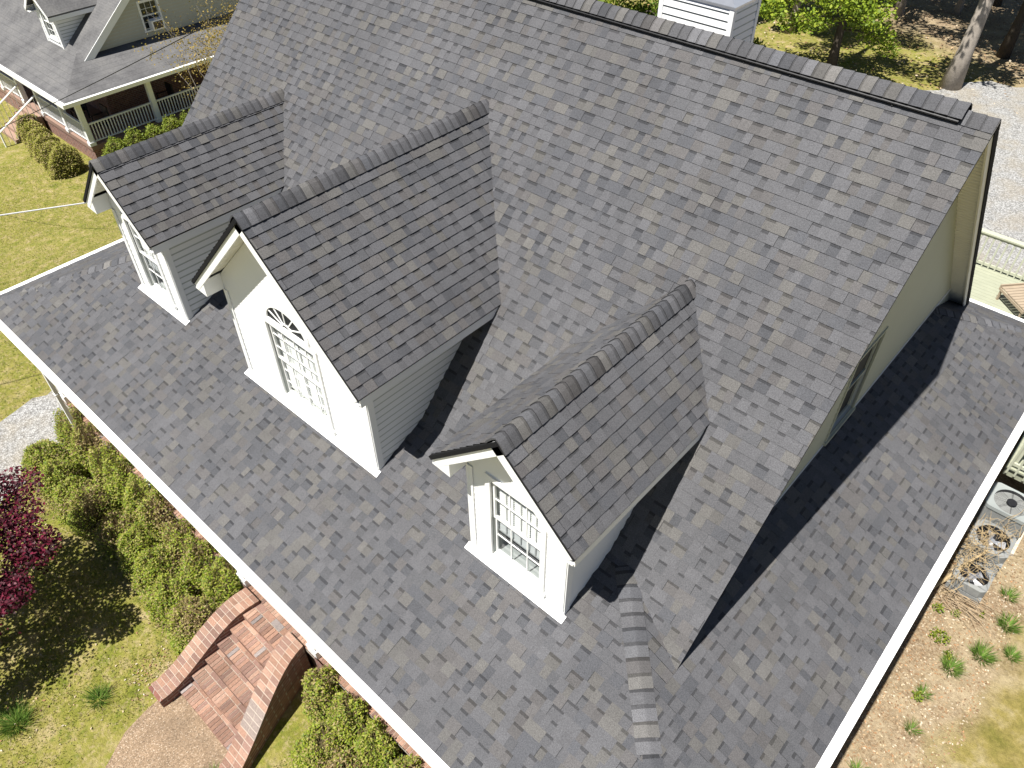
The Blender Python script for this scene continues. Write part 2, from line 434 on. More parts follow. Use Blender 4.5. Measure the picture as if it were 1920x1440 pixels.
def siding(mb, fr, polys, lap=0.105, t=0.011, mi=0, lap_shade=0.0):
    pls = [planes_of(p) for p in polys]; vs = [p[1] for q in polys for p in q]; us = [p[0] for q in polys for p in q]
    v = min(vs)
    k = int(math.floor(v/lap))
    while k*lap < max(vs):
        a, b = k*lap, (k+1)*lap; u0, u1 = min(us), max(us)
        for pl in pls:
            m = b-lap_shade; tm = t+(0.001-t)*(m-a)/(b-a)  # strip above m and the butt face carry the painted lap shadow
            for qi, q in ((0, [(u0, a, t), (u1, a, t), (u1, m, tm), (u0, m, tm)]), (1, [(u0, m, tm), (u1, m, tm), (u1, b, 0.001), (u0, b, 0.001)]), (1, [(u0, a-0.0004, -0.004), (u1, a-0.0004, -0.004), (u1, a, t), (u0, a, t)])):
                if lap_shade == 0.0 and q[0][1] == m: continue
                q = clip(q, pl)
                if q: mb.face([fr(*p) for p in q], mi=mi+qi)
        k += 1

def window_set(parent, o, U, V, w, h, cols=3, rows=2, casing=0.09, blind=0.62, depth=0.22, sashes=True, screen=False, pane=None, trim=None, names=("window_frame", "window_pane", "blind", "window_reveal")):
    """a window in an opening o..o+(w,h) of a wall plane: casing, two sashes with muntins, glass, blind, dark room"""
    fr = frame(o, U, V)
    f = MB(); c = casing
    f.lbox(fr, -c, 0, -0.02, h+c, -0.01, 0.03); f.lbox(fr, w, w+c, -0.02, h+c, -0.01, 0.03)
    f.lbox(fr, 0, w, h, h+c, -0.01, 0.032); f.lbox(fr, -c-0.02, w+c+0.02, -0.075, -0.021, -0.01, 0.05)
    s = 0.032; mu = 0.0075
    halves = ((h*0.5, h, -0.03), (0, h*0.5, -0.055)) if sashes else ((0, h, -0.03),)
    for v0, v1, d in halves:
        f.lbox(fr, 0.002, s, v0, v1, d-0.02, d+0.012); f.lbox(fr, w-s, w-0.002, v0, v1, d-0.02, d+0.012)
        f.lbox(fr, s, w-s, v0+0.001, v0+s, d-0.02, d+0.012); f.lbox(fr, s, w-s, v1-s, v1-0.001, d-0.02, d+0.012)
        for i in range(1, cols):
            x = w*i/cols; f.lbox(fr, x-mu, x+mu, v0+s, v1-s, d-0.008, d+0.006)
        for i in range(1, rows):
            y = v0+(v1-v0)*i/rows; f.lbox(fr, s, w-s, y-mu, y+mu, d-0.007, d+0.005)
    fo = f.build(names[0], trim or M_TRIM, parent)
    g = MB()
    for hi, (v0, v1, d) in enumerate(halves): g.face(mi=hi if screen else 0, pts=[fr(s, v0+s, d-0.012), fr(w-s, v0+s, d-0.012), fr(w-s, v1-s, d-0.012), fr(s, v1-s, d-0.012)])
    g.build(names[1], [pane or M_GLASS, pane or M_SCREENED], parent)
    if blind:
        b = MB(); y = h-0.02; rg = random.Random(int(w*1000))
        while y > h*(1-blind):
            b.face([fr(0.012, y, -0.085), fr(w-0.012, y, -0.085), fr(w-0.012, y+0.030, -0.103), fr(0.012, y+0.030, -0.103)])
            y -= 0.040
        b.lbox(fr, 0.012, w-0.012, y-0.01, y+0.02, -0.11, -0.08)
        for x in (w*0.2, w*0.5, w*0.8): b.lbox(fr, x-0.008, x+0.008, y, h, -0.079, -0.076)
        b.build(names[2], M_BLIND, parent)
    r = MB()
    r.face([fr(0, 0, -depth), fr(w, 0, -depth), fr(w, h, -depth), fr(0, h, -depth)], mi=1)
    for q in ([(0, 0), (w, 0)], [(w, 0), (w, h)], [(w, h), (0, h)], [(0, h), (0, 0)]):
        (a, b), (c_, d_) = q; r.face([fr(a, b, -0.001), fr(c_, d_, -0.001), fr(c_, d_, -depth), fr(a, b, -depth)], mi=0)
    r.build(names[3], [M_REVEAL, M_DARK], parent)

def bricks_row(mb, rng, fr, u0, u1, v0, v1, h, n, gap=0.009, dark=0.0):
    du = (u1-u0)/n
    for i in range(n):
        k = rng.uniform(0.72, 1.2); c = rng.choice(((0.272, 0.162, 0.115), (0.245, 0.145, 0.105), (0.300, 0.190, 0.140), (0.210, 0.130, 0.102)))
        if rng.random() < dark: c = (0.25, 0.215, 0.20)
        hh = h + rng.uniform(-0.003, 0.003)
        mb.lbox(fr, u0+i*du+gap/2, u0+(i+1)*du-gap/2, v0+gap/2, v1-gap/2, hh-0.05, hh, tuple(x*k for x in c))

def leaf_mesh(name, P, size, cols, mat, parent=None, up=0.5, seed=0, org=None, aspect=0.55, flat=None):
    """many small leaf-shaped faces: P (n,3) centres, size (n) lengths, cols (n,3)"""
    rg = np.random.default_rng(seed); n = len(P); P = np.asarray(P, float)
    nn = rg.normal(size=(n, 3)); nn /= np.linalg.norm(nn, axis=1)[:, None]; nn[:, 2] = np.abs(nn[:, 2]) + up
    nn /= np.linalg.norm(nn, axis=1)[:, None]
    d = rg.normal(size=(n, 3)); d -= nn*(np.sum(d*nn, 1))[:, None]; d /= np.linalg.norm(d, axis=1)[:, None]
    s = np.cross(nn, d); size = np.broadcast_to(np.asarray(size, float), (n,))[:, None]
    w = size*aspect*0.5
    fold = nn*size*0.10
    v = np.stack([P - d*size*0.5, P + s*w + fold, P + d*size*0.5, P - s*w + fold], 1).reshape(-1, 3)
    return raw_mesh(name, v, 4, cols, mat, parent, org)

def raw_mesh(name, v, k, cols, mat, parent=None, org=None):
    if org is None: org = WL[parent.name] if parent is not None else (0, 0, 0)
    v = v - np.array(org); n = len(v)//k
    me = bpy.data.meshes.new(name); me.vertices.add(len(v)); me.vertices.foreach_set("co", v.astype(np.float32).ravel())
    me.loops.add(n*k); me.loops.foreach_set("vertex_index", np.arange(n*k, dtype=np.int32))
    me.polygons.add(n); me.polygons.foreach_set("loop_start", np.arange(0, n*k, k, dtype=np.int32))
    me.materials.append(mat)
    a = me.attributes.new("Col", 'FLOAT_COLOR', 'FACE'); c = np.ones((n, 4), np.float32); c[:, :3] = cols; a.data.foreach_set("color", c.ravel())
    me.update(); me.validate()
    o = bpy.data.objects.new(name, me)
    if parent is None: o.location = org
    return link(o, parent, org)

def blades(name, P, length, cols, mat, parent=None, seed=0, lean=0.5, width=0.010, org=None, outward=None):
    """grass blades as narrow triangles rising from P"""
    rg = np.random.default_rng(seed); n = len(P); P = np.asarray(P, float)
    a = rg.uniform(0, 2*np.pi, n); l = np.broadcast_to(np.asarray(length, float), (n,)) * rg.uniform(0.6, 1.2, n)
    ln = lean*rg.uniform(0.3, 1.2, n)
    d = np.stack([np.cos(a)*ln, np.sin(a)*ln, np.ones(n)], 1)
    if outward is not None: d = np.concatenate([outward*1.0, np.zeros((n, 1))], 1)*ln[:, None] + np.array([0, 0, 1.0]) + rg.normal(size=(n, 3))*0.15
    d /= np.linalg.norm(d, axis=1)[:, None]
    b = rg.uniform(0, 2*np.pi, n); s = np.stack([np.cos(b), np.sin(b), np.zeros(n)], 1)*width*0.5
    v = np.stack([P - s, P + s, P + d*l[:, None]], 1).reshape(-1, 3)
    return raw_mesh(name, v, 3, cols, mat, parent, org)

ZG = -3.4
def gz(x, y=0.0):
    t = min(max((-17.8-x)/13.5, 0), 1); return ZG - 2.9*t*t*(3-2*t)
def gz_np(x):
    t = np.clip((-17.8-x)/13.5, 0, 1); return ZG - 2.9*t*t*(3-2*t)

# ------------------------------------------------------------------ ground
def grid_ground():
    xs = np.unique(np.concatenate([np.linspace(-220, -40, 10), np.linspace(-40, -15, 51), np.linspace(-15, 8, 24), np.linspace(8, 220, 10)]))
    ys = np.unique(np.concatenate([np.linspace(-120, -12, 8), np.linspace(-12, 46, 59), np.linspace(46, 260, 12)]))
    v = [(x, y, gz(x) + (0.05*math.sin(x*1.1)*math.sin(y*0.9) if y > 14 else 0)) for y in ys for x in xs]; nx = len(xs)
    f = [(j*nx+i, j*nx+i+1, (j+1)*nx+i+1, (j+1)*nx+i) for j in range(len(ys)-1) for i in range(nx-1)]
    me = bpy.data.meshes.new("ground"); me.from_pydata(v, [], f); me.materials.append(M_GROUND)
    me.polygons.foreach_set("use_smooth", [True]*len(f)); me.update()
    return tag(link(bpy.data.objects.new("ground", me), None, (0, 0, 0)), kind="structure")
grid_ground()

def sheet(name, outline, mat, dz, jag=0.12, seed=1):
    """a thin surface laid on the ground, with an uneven edge"""
    rg = random.Random(seed); P = []
    for i in range(len(outline)):
        a, b = Vector(outline[i]), Vector(outline[(i+1) % len(outline)]); n = max(1, int((b-a).length/max(0.25, 2.6*jag)))
        for k in range(n):
            p = a.lerp(b, k/n); P.append((p.x+rg.uniform(-jag, jag), p.y+rg.uniform(-jag, jag)))
    mb = MB()
    from mathutils.geometry import tessellate_polygon
    V = [Vector((x, y, gz(x)+dz)) for x, y in P]
    for t in tessellate_polygon([V]):
        tri = [V[i] for i in t]
        if (tri[1]-tri[0]).cross(tri[2]-tri[0]).z < 0: tri = tri[::-1]
        mb.face(tri)
    return tag(mb.build(name, mat), kind="structure")
sheet("gravel_path", [(-17.2, 9), (-17.3, 3), (-17.2, 0.4), (-17.0, -0.9), (-16.6, -2.5), (-16.2, -6), (-13.4, -6), (-14.2, -2.5), (-14.9, -1.3), (-15.1, -0.4), (-15.2, 0.3), (-15.4, 3), (-15.4, 9)], M_GRAVEL, 0.012, 0.14, 4)
sheet("gravel_drive", [(-16, 18), (-13, 28.5), (-10.2, 30.6), (-8.7, 30.2), (-7.9, 31.2), (-6.8, 33.3), (-5.2, 34.2), (2, 37.5), (14, 42), (26, 34), (26, 17), (2, 15)], M_GRAVEL, 0.09, 0.35, 5)

# ------------------------------------------------------------------ the house
S1, YB, S2, YR = 0.4398, 2.819, 1.0185, 7.181
XRK, XLK, XL, YE = -1.700, -14.442, -16.119, 12.929
ZB = S1*YB; ZR = ZB + S2*(YR-YB)
CM = 1/math.hypot(1, S2); SM = S2*CM
C1 = 1/math.hypot(1, S1); SI = S1*C1
def Mz(y): return ZB + S2*(y-YB)
def My(z): return YB + (z-ZB)/S2
XW, XWL = -2.0, -14.14

house = thing("house", "large white house with grey shingle roof, three gabled dormers and wraparound porch", "house", (-8.0, 6.0, ZG))

# steep main roof: front slope, back slope, ridge
mr = MB()
frM = frame((XLK, YB, ZB), (1, 0, 0), (0, CM, SM))
WM = XRK-XLK; LM = (YR-YB)/CM
yt = YB + (-S1*XRK - ZB)/S2; vT = (yt-YB)/CM; uA = (-YB)-XLK
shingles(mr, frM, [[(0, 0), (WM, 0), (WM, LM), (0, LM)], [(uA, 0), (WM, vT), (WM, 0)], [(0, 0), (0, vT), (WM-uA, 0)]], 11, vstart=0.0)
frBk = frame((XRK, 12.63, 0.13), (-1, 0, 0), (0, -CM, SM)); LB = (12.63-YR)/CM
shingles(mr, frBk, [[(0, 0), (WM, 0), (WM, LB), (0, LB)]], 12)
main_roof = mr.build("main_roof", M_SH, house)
e_ = MB()
slab(e_, frM, [(0, 0.2), (0, LM), (WM, LM), (WM, -0.05)], -0.030, -0.004); slab(e_, frBk, [(0, 0), (WM, 0), (WM, LB), (0, LB)], -0.030, -0.004)
e_.lbox(frBk, 0.0, 0.011, 0.03, LB-0.02, -0.105, -0.0305); e_.lbox(frBk, WM-0.011, WM, 0.03, LB-0.02, -0.105, -0.0305)
e_.build("roof_edge", M_EDGE, main_roof)
for fr_, uu, v0, l_ in ((frM, (WM-0.062, WM-0.036), -0.05, LM), (frM, (0.036, 0.062), -0.05, LM), (frBk, (0.012, 0.036), 0.05, LB), (frBk, (WM-0.036, WM-0.012), 0.05, LB)):
    b_ = MB(); b_.lbox(fr_, uu[0], uu[1], v0, l_-0.03, -0.20, -0.031); b_.build("rake_board", M_SOFFIT, main_roof)
for fr_, u0, u1, v0, l_ in ((frM, XW-XLK-0.02, WM-0.063, -0.1, LM), (frM, 0.063, XWL-XLK+0.02, 0.2, LM), (frBk, 0.037, XRK-XW+0.02, 0.1, LB), (frBk, XRK-XWL-0.02, WM-0.037, 0.1, LB)):
    s_ = MB(); n = int((l_-v0)/0.1)
    for i in range(n):
        a, b = v0+(l_-0.12-v0)*i/n, v0+(l_-0.12-v0)*(i+1)/n
        s_.lbox(fr_, u0, u1, a, b-0.012, -0.165, -0.149)
    s_.lbox(fr_, u0, u1, v0, l_-0.12, -0.1495, -0.14)
    s_.build("soffit", M_SOFFIT, main_roof)
vent0 = -2.06
v_ = MB()
for fr_, l_, w0, w1 in ((frM, LM, 0.4, vent0-XLK), (frBk, LB, XRK-vent0, XRK-(XLK+0.4))):
    v_.lbox(fr_, w0, w1, l_-0.150, l_-0.005, 0.008, 0.064)
    n = int((w1-w0)/0.62)
    for i in range(n): v_.lbox(fr_, w0+0.62*i+0.1, w0+0.62*i+0.115, l_-0.166, l_-0.1505, 0.004, 0.03)
    for k in range(3): v_.lbox(fr_, w0, w1, l_-0.155, l_-0.1502, 0.014+0.015*k, 0.022+0.015*k)
v_.build("ridge_vent", M_VENT, main_roof)
c_ = MB()
dF, dB = (0, -CM, -SM), (0, CM, -SM)
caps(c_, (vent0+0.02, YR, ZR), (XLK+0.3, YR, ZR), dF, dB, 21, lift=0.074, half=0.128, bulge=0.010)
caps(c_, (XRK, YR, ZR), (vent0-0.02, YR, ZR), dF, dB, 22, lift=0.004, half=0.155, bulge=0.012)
c_.build("ridge_cap", M_SH, main_roof)

# low porch roof wrapped round the house
pr = MB()
frF = frame((XL, 0, 0), (1, 0, 0), (0, C1, SI)); WF = -XL; LF = YB/C1
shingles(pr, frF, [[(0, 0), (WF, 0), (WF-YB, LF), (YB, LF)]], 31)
frR = frame((0, 0, 0), (0, 1, 0), (-C1, 0, SI))
def R(x, y): return (y, -x/C1)
shingles(pr, frR, [[R(0, 0), R(0, YE), R(XRK, YE+XRK), R(XRK, -XRK)], [R(XRK, yt), R(XRK, YE+XRK), R(-YB, YE-YB), R(-YB, YB)]], 32)
def FR(x, y): return (x-XL, y/C1)
# the small triangle of R beside the hip, laid in courses that follow the front
frT = frame((0, 0, 0), (1, 0, -S1), (0, 1, 0), (SI, 0, C1))
ku = math.hypot(1, S1)
shingles(pr, frT, [[(XRK*ku, -XRK), (XRK*ku, yt), (-YB*ku, YB)]], 33)
frL = frame((XL, YE, 0), (0, -1, 0), (C1, 0, SI))
shingles(pr, frL, [[(0, 0), (YE, 0), (YE-YB, LF), (YB, LF)]], 34)
frB = frame((0, YE, 0), (-1, 0, 0), (0, -C1, SI))
shingles(pr, frB, [[(0, 0), (WF, 0), (WF-YB, LF), (YB, LF)]], 35)
porch_roof = pr.build("porch_roof", M_SH, house)
hc = MB()
for (a, b, d1, d2, sd) in (((-0.05, 0.05, SI*0), (-YB+0.02, YB-0.02, ZB), (0, -C1, -SI), (C1, 0, -SI), 41), ((XL+.05, 0.05, 0), (XL+YB, YB, ZB), (0, -C1, -SI), (-C1, 0, -SI), 42),
                           ((-0.05, YE-0.05, 0), (-2.0, YE-2.0, S1*2.0), (0, C1, -SI), (C1, 0, -SI), 43), ((XL+.05, YE-.05, 0), (XL+2, YE-2, S1*2), (0, C1, -SI), (-C1, 0, -SI), 44)):
    a, b = Vector(a), Vector(b); D = (b-a).normalized()
    l1 = Vector(d1) - D*Vector(d1).dot(D); l2 = Vector(d2) - D*Vector(d2).dot(D)
    caps(hc, a, b, l1, l2, sd, e=0.168, half=0.142, band=0.27, bulge=0.012, tones=(0.98, 1.08, 1.15, 1.22, 1.3), dk=0.52)
hc.build("hip_cap", M_SH, porch_roof)
un = MB()
un.box((XL+0.05, 0.05, -0.16), (-0.05, YE-0.05, -0.14))
un.build("soffit", M_TRIM, porch_roof)

def gutter(A, B, out, name="gutter"):
    """K-profile gutter with a white guard, from A to B; out = unit direction away from the roof"""
    A, B, out = Vector(A), Vector(B), Vector(out); D = (B-A); Ln = D.length; D.normalize()
    prof = [(-0.012, -0.006), (0.045, -0.004), (0.118, -0.001), (0.128, -0.001), (0.130, -0.030), (0.118, -0.045), (0.122, -0.075), (0.098, -0.118), (-0.004, -0.118), (-0.012, -0.02)]
    mb = MB(); n = max(2, int(Ln/1.6)); rg = random.Random(int(Ln*100)); rings = []
    for i in range(n+1):
        p = A + D*(Ln*i/n) + Vector((0, 0, rg.uniform(-0.006, 0.006))) + out*rg.uniform(-0.005, 0.005)
        rings.append([p + out*a + Vector((0, 0, b)) for a, b in prof])
    k = len(prof); flip = D.cross(Vector((0, 0, 1))).dot(out) < 0
    for i in range(n):
        for j in range(k):
            j2 = (j+1) % k; q = [rings[i][j], rings[i+1][j], rings[i+1][j2], rings[i][j2]]
            mb.face(q[::-1] if flip else q)
    mb.face(rings[0]); mb.face(rings[-1][::-1])
    fb = frame(A, D, (0, 0, 1), out)
    mb.lbox(fb, 0.01, Ln-0.01, -0.19, -0.02, -0.05, -0.018)
    return mb.build(name, M_TRIM, porch_roof)
gutter((XL-0.12, 0, 0), (0.12, 0, 0), (0, -1, 0))
gutter((0, -0.0, 0), (0, YE, 0), (1, 0, 0))
gutter((XL, 0, 0), (XL, YE, 0), (-1, 0, 0))
gutter((XL, YE, 0), (0, YE, 0), (0, 1, 0))

# walls of the storey above: gable ends with lap siding
for x, sx in ((XW, 1), (XWL, -1)):
    fr_ = frame((x, 0, 0), (0, sx, 0), (0, 0, 1))
    def q(y, z): return (y*sx, z)
    zt = 0.17/CM
    pts = [q(2.3, 0.25), q(12.4, 0.25), q(12.4, ZR-S2*(12.4-YR)-zt), q(YR, ZR-zt), q(2.3+0.3, Mz(2.6)-zt)]
    pts = [q(2.9, 0.3), q(12.2, 0.3), q(12.2, ZR-S2*(12.2-YR)-zt), q(YR, ZR-zt), q(2.9, Mz(2.9)-zt)]
    if sx < 0: pts = pts[::-1]
    g_ = MB()
    if sx > 0:
        wy0, wy1, wz0, wz1 = 6.62, 7.50, 0.98, 2.50
        def cut(y0, y1, z0, z1):
            P = [(p[0], p[1], 0) for p in pts]
            P = clip(P, [(1, 0, -y0), (-1, 0, y1), (0, 1, -z0), (0, -1, z1)])
            return [(p[0], p[1]) for p in P]
        pieces = [cut(-99, wy0, -99, 99), cut(wy1, 99, -99, 99), cut(wy0, wy1, -99, wz0), cut(wy0, wy1, wz1, 99)]
        siding(g_, fr_, [p for p in pieces if len(p) > 2], t=0.016, lap_shade=0.030)
    else:
        siding(g_, fr_, [pts])
    # frieze strip along the bottom where wall meets the porch roof
    zb_ = -S1*x if sx > 0 else S1*(x-XL)
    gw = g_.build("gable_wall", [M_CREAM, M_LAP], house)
    st = MB(); st.lbox(fr_, (3.0 if sx > 0 else -12.0), (12.0 if sx > 0 else -3.0), zb_-0.03, zb_+0.03, 0.004, 0.02); st.build("flashing", M_SILL, gw)
    if sx > 0:
        window_set(gw, (x, wy0, wz0), (0, 1, 0), (0, 0, 1), wy1-wy0, wz1-wz0, cols=1, rows=1, casing=0.04, blind=0, depth=0.2, pane=M_PANEDARK, trim=M_CREAM)

# ground-floor walls, porch floor, brick foundation, posts
lw = MB()
lw.box((XWL, 2.6, -2.45), (XW, 12.3, 0.3)); lw.build("house_wall", M_BWALL, house)
pf = MB(); pf.box((XL+0.62, 0.36, -2.58), (-0.36, 12.5, -2.505)); pf.build("porch_floor", M_TIMBER, house)
bb = MB(); bb.box((XL+0.58, 0.33, ZG-0.3), (-0.34, 12.52, -2.585)); base = bb.build("brick_foundation", M_BWALL, house)
rb = MB(); rg = random.Random(5)
frp = frame((XL+0.56, 0.27, -2.5), (1, 0, 0), (0, 1, 0))
bricks_row(rb, rg, frp, 0, -XL-0.86, 0, 0.20, 0.0, 195, 0.010, 0.04)
rb.box((XL+0.56, 0.275, -2.60), (-0.31, 0.468, -2.512), mi=1)
rb.build("brick_coping", [M_BRICK, M_MORTAR], base)
for x in (-15.45, -11.86, -8.72, -6.75, -3.6, -0.52):
    p_ = MB(); p_.box((x-0.10, 0.30, -2.49), (x+0.10, 0.50, -0.17))
    p_.box((x-0.125, 0.278, -2.495), (x+0.125, 0.522, -2.30)); p_.box((x-0.12, 0.28, -0.42), (x+0.12, 0.52, -0.30))
    p_.build("porch_post", M_TRIM, house)
for y in (4.4, 8.2, 11.9):
    for x in (-0.52, XL+0.67):
        p_ = MB(); p_.box((x-0.10, y-.1, -2.49), (x+0.10, y+.1, -0.17)); p_.box((x-0.125, y-.125, -2.495), (x+0.125, y+.125, -2.30)); p_.build("porch_post", M_TRIM, house)

ds = MB(); ds.box((-14.46, 0.03, -2.9), (-14.37, 0.10, -0.05)); ds.box((-14.47, 0.02, -1.45), (-14.36, 0.11, -1.42)); ds.build("downspout", M_TRIM, house)

# dormers
def dormer(x, y, z, w, b, yw, win, arch, sd, seed, label):
    S = 0.9617; ze = z-w*S; c = 1/math.hypot(1, S); s = S*c; Ls = w/c
    fw = frame((x, yw, 0), (1, 0, 0), (0, 0, 1))                       # front wall plane, u from the centre line
    soff = 0.16
    fbase = S1*yw - 0.06
    top = lambda u: z - abs(u)*S - 0.14/c
    wu, wz0, wz1 = win
    wl = MB()
    siding(wl, fw, [[(-b, fbase), (-wu, fbase), (-wu, top(wu)), (-b, top(b))], [(wu, fbase), (b, fbase), (b, top(b)), (wu, top(wu))],
                    [(-wu, fbase), (wu, fbase), (wu, wz0), (-wu, wz0)], [(-wu, wz1), (wu, wz1), (wu, top(wu)), (0, top(0)), (-wu, top(wu))]], lap=0.10, t=0.008)
    zt = ze-0.02
    yk = My(zt) + 0.12
    for sx in (1, -1):
        fs = frame((x+sx*b, 0, 0), (0, sx, 0), (0, 0, 1))
        P = [(yw*sx, fbase-0.03), (YB*sx, ZB-0.05), (yk*sx, zt), (yw*sx, zt)]
        if sx < 0: P = P[::-1]
        siding(wl, fs, [P], lap=0.115, t=0.017, lap_shade=0.032)
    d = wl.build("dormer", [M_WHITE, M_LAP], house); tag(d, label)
    # roof planes
    rf = MB(); eb = My(ze)-y+0.03; rbk = My(z)-y+0.03
    frr = frame((x+w, y, ze), (0, 1, 0), (-c, 0, s)); frl = frame((x-w, y, ze), (0, -1, 0), (c, 0, s))
    pr_ = [(0, 0), (eb, 0), (rbk, Ls), (0, Ls)]; pl_ = [(0, 0), (0, Ls), (-rbk, Ls), (-eb, 0)]
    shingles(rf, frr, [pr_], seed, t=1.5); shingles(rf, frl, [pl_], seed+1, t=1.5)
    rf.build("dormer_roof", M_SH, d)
    e = MB(); slab(e, frr, [(-0.010, -0.012), (eb, -0.012), (rbk, Ls), (-0.010, Ls)], -0.020, -0.004); slab(e, frl, [(0.022, -0.012), (0.022, Ls), (-rbk, Ls), (-eb, -0.012)], -0.055, -0.004)
    e.build("roof_edge", M_EDGE, d)
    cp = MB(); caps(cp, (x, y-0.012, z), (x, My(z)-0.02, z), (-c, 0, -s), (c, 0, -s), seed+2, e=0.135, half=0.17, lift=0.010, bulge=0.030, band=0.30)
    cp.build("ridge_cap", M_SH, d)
    # rake boards with their triangular eave returns, fascia, soffit, corner boards: one of each per side
    n = 14
    for sx, frx, r0, r1, a0, a1 in ((1, frr, 0.0, 0.025, 0.027, yw-y+0.02), (-1, frl, -0.025, 0.0, -(yw-y+0.02), -0.027)):
        r = MB(); r.lbox(frx, r0, r1, 0.0, Ls-(0.0 if sx > 0 else 0.03), -0.165, -0.022 if sx > 0 else -0.056)
        zb = ze-0.135
        tri = [(x+sx*(w-0.02), y+0.004, zb), (x+sx*(b-0.01), y+0.004, zb-0.02), (x+sx*(b-0.01), y+0.004, ze+(w-b)*S-0.17), (x+sx*(w-0.02), y+0.004, zb+0.02)]
        r.prism(tri, (0, yw-y-0.012, 0)); r.build("rake_board", M_TRIM, d)
        fa = MB()
        xs_ = sorted((x+sx*(w-0.03), x+sx*(w-0.004))); fa.box((xs_[0], y+0.026, ze-0.155), (xs_[1], My(ze-0.02)-0.02, ze-0.014))
        xs_ = sorted((x+sx*b, x+sx*(w-0.03))); fa.box((xs_[0], yw+0.001, ze-0.15), (xs_[1], My(ze)-0.12, ze-0.135))
        fa.build("fascia", M_TRIM, d)
        so = MB()
        for i in range(n):
            v0, v1 = Ls*i/n, Ls*(i+1)/n
            if v1 > Ls-0.08: v1 = Ls-0.10
            if v0 < (w-b)/c: continue
            so.lbox(frx, a0, a1, v0, v1-0.010, -0.135, -0.119)
        so.lbox(frx, a0, a1, (w-b)/c, Ls-0.11, -0.1195, -0.10)
        so.build("soffit", M_SOFFIT, d)
        ct = MB()
        us = sorted((sx*(b-0.085), sx*(b+0.012))); ct.lbox(fw, us[0], us[1], fbase+0.03, ze-0.16, 0.009, 0.024)
        fs = frame((x+sx*b, yw, 0), (0, 1, 0), (0, 0, 1), (sx, 0, 0)); ct.lbox(fs, -0.009, 0.09, fbase+0.03, ze-0.155, 0.0115, 0.026)
        ct.build("corner_board", M_TRIM, d)
    fl = MB()
    n_ = Vector((0, -SI, C1))
    fl.box8([Vector((x+a, yw+q_, S1*(yw+q_))) + n_*h for h in (0.013, 0.021) for a, q_ in ((-b-0.06, -0.095), (b+0.06, -0.095), (b+0.06, 0.0), (-b-0.06, 0.0))])
    fl.lbox(fw, -b-0.02, b+0.02, S1*yw-0.02, S1*yw+0.07, 0.012, 0.018)
    fl.build("flashing", M_TRIM, d)
    window_set(d, (x-wu, yw, wz0), (1, 0, 0), (0, 0, 1), 2*wu, wz1-wz0, cols=4 if arch else 3, rows=3 if arch else 2, casing=0.075, blind=0.93 if arch else 0.68, depth=0.24, sashes=True, screen=not arch)
    if arch:
        aw = MB(); R0 = wu*0.80; zc = wz1+0.13; k = 24
        def ap(t, rr, h): return fw(math.cos(t)*rr, zc + math.sin(t)*rr*0.72 - 0.0, h)
        for i in range(k):
            t0, t1 = math.pi*i/k, math.pi*(i+1)/k
            q0 = [ap(t0, R0, 0.010), ap(t1, R0, 0.010), ap(t1, R0+0.06, 0.010), ap(t0, R0+0.06, 0.010)]; q1 = [ap(t0, R0, 0.034), ap(t1, R0, 0.034), ap(t1, R0+0.06, 0.034), ap(t0, R0+0.06, 0.034)]
            aw.box8(q0[::-1]+q1[::-1])
        for i in range(1, 6):
            t = math.pi*i/6; a, b2 = ap(t, 0.11, 0.016), ap(t, R0, 0.016); sdv = (b2-a).cross(Vector((0, 1, 0))).normalized()*0.010; dn = Vector((0, -0.010, 0))
            aw.box8([a-sdv, b2-sdv, b2+sdv, a+sdv, a-sdv+dn, b2-sdv+dn, b2+sdv+dn, a+sdv+dn])
        for i in range(12):
            t0, t1 = math.pi*i/12, math.pi*(i+1)/12
            aw.box8([ap(t0, 0.09, 0.014), ap(t0, 0.125, 0.014), ap(t1, 0.125, 0.014), ap(t1, 0.09, 0.014), ap(t0, 0.09, 0.028), ap(t0, 0.125, 0.028), ap(t1, 0.125, 0.028), ap(t1, 0.09, 0.028)])
        aw.lbox(fw, -R0-0.06, R0+0.06, zc-0.055, zc, 0.009, 0.033)
        ao = aw.build("arch_frame", M_TRIM, d)
        gl = MB(); gl.face([ap(math.pi*i/k, R0, 0.012) for i in range(k+1)]); gl.build("arch_pane", M_PANEDARK, d)
    return d
dormer(-12.225, 1.707, 3.671, 1.068, 0.755, 1.987, (0.37, 1.06, 2.46), False, 1, 51, "narrow dormer beside the hip, farthest from the camera")
dormer(-8.018, 1.669, 4.460, 1.859, 1.560, 1.968, (0.545, 1.03, 2.46), True, 2, 61, "widest dormer, with an arched fanlight over its window")
dormer(-3.845, 1.663, 3.659, 1.050, 0.754, 1.964, (0.385, 1.04, 2.49), False, 3, 71, "narrow dormer nearest the camera, by the right rake")

# chimney chase on the back slope
ch = MB(); cx0, cx1, cy0, cy1 = -7.13, -5.88, 9.0, 9.77; cz0, cz1 = 2.6, 5.46
siding(ch, frame((cx0, cy0, 0), (1, 0, 0), (0, 0, 1)), [[(0, cz0), (cx1-cx0, cz0), (cx1-cx0, cz1), (0, cz1)]], lap=0.115, t=0.018, lap_shade=0.030)
siding(ch, frame((cx1, cy0, 0), (0, 1, 0), (0, 0, 1)), [[(0, cz0), (cy1-cy0, cz0), (cy1-cy0, cz1), (0, cz1)]], lap=0.115, t=0.018, lap_shade=0.030)
siding(ch, frame((cx1, cy1, 0), (-1, 0, 0), (0, 0, 1)), [[(0, cz0), (cx1-cx0, cz0), (cx1-cx0, cz1), (0, cz1)]], lap=0.115, t=0.018, lap_shade=0.030)
siding(ch, frame((cx0, cy1, 0), (0, -1, 0), (0, 0, 1)), [[(0, cz0), (cy1-cy0, cz0), (cy1-cy0, cz1), (0, cz1)]], lap=0.115, t=0.018, lap_shade=0.030)
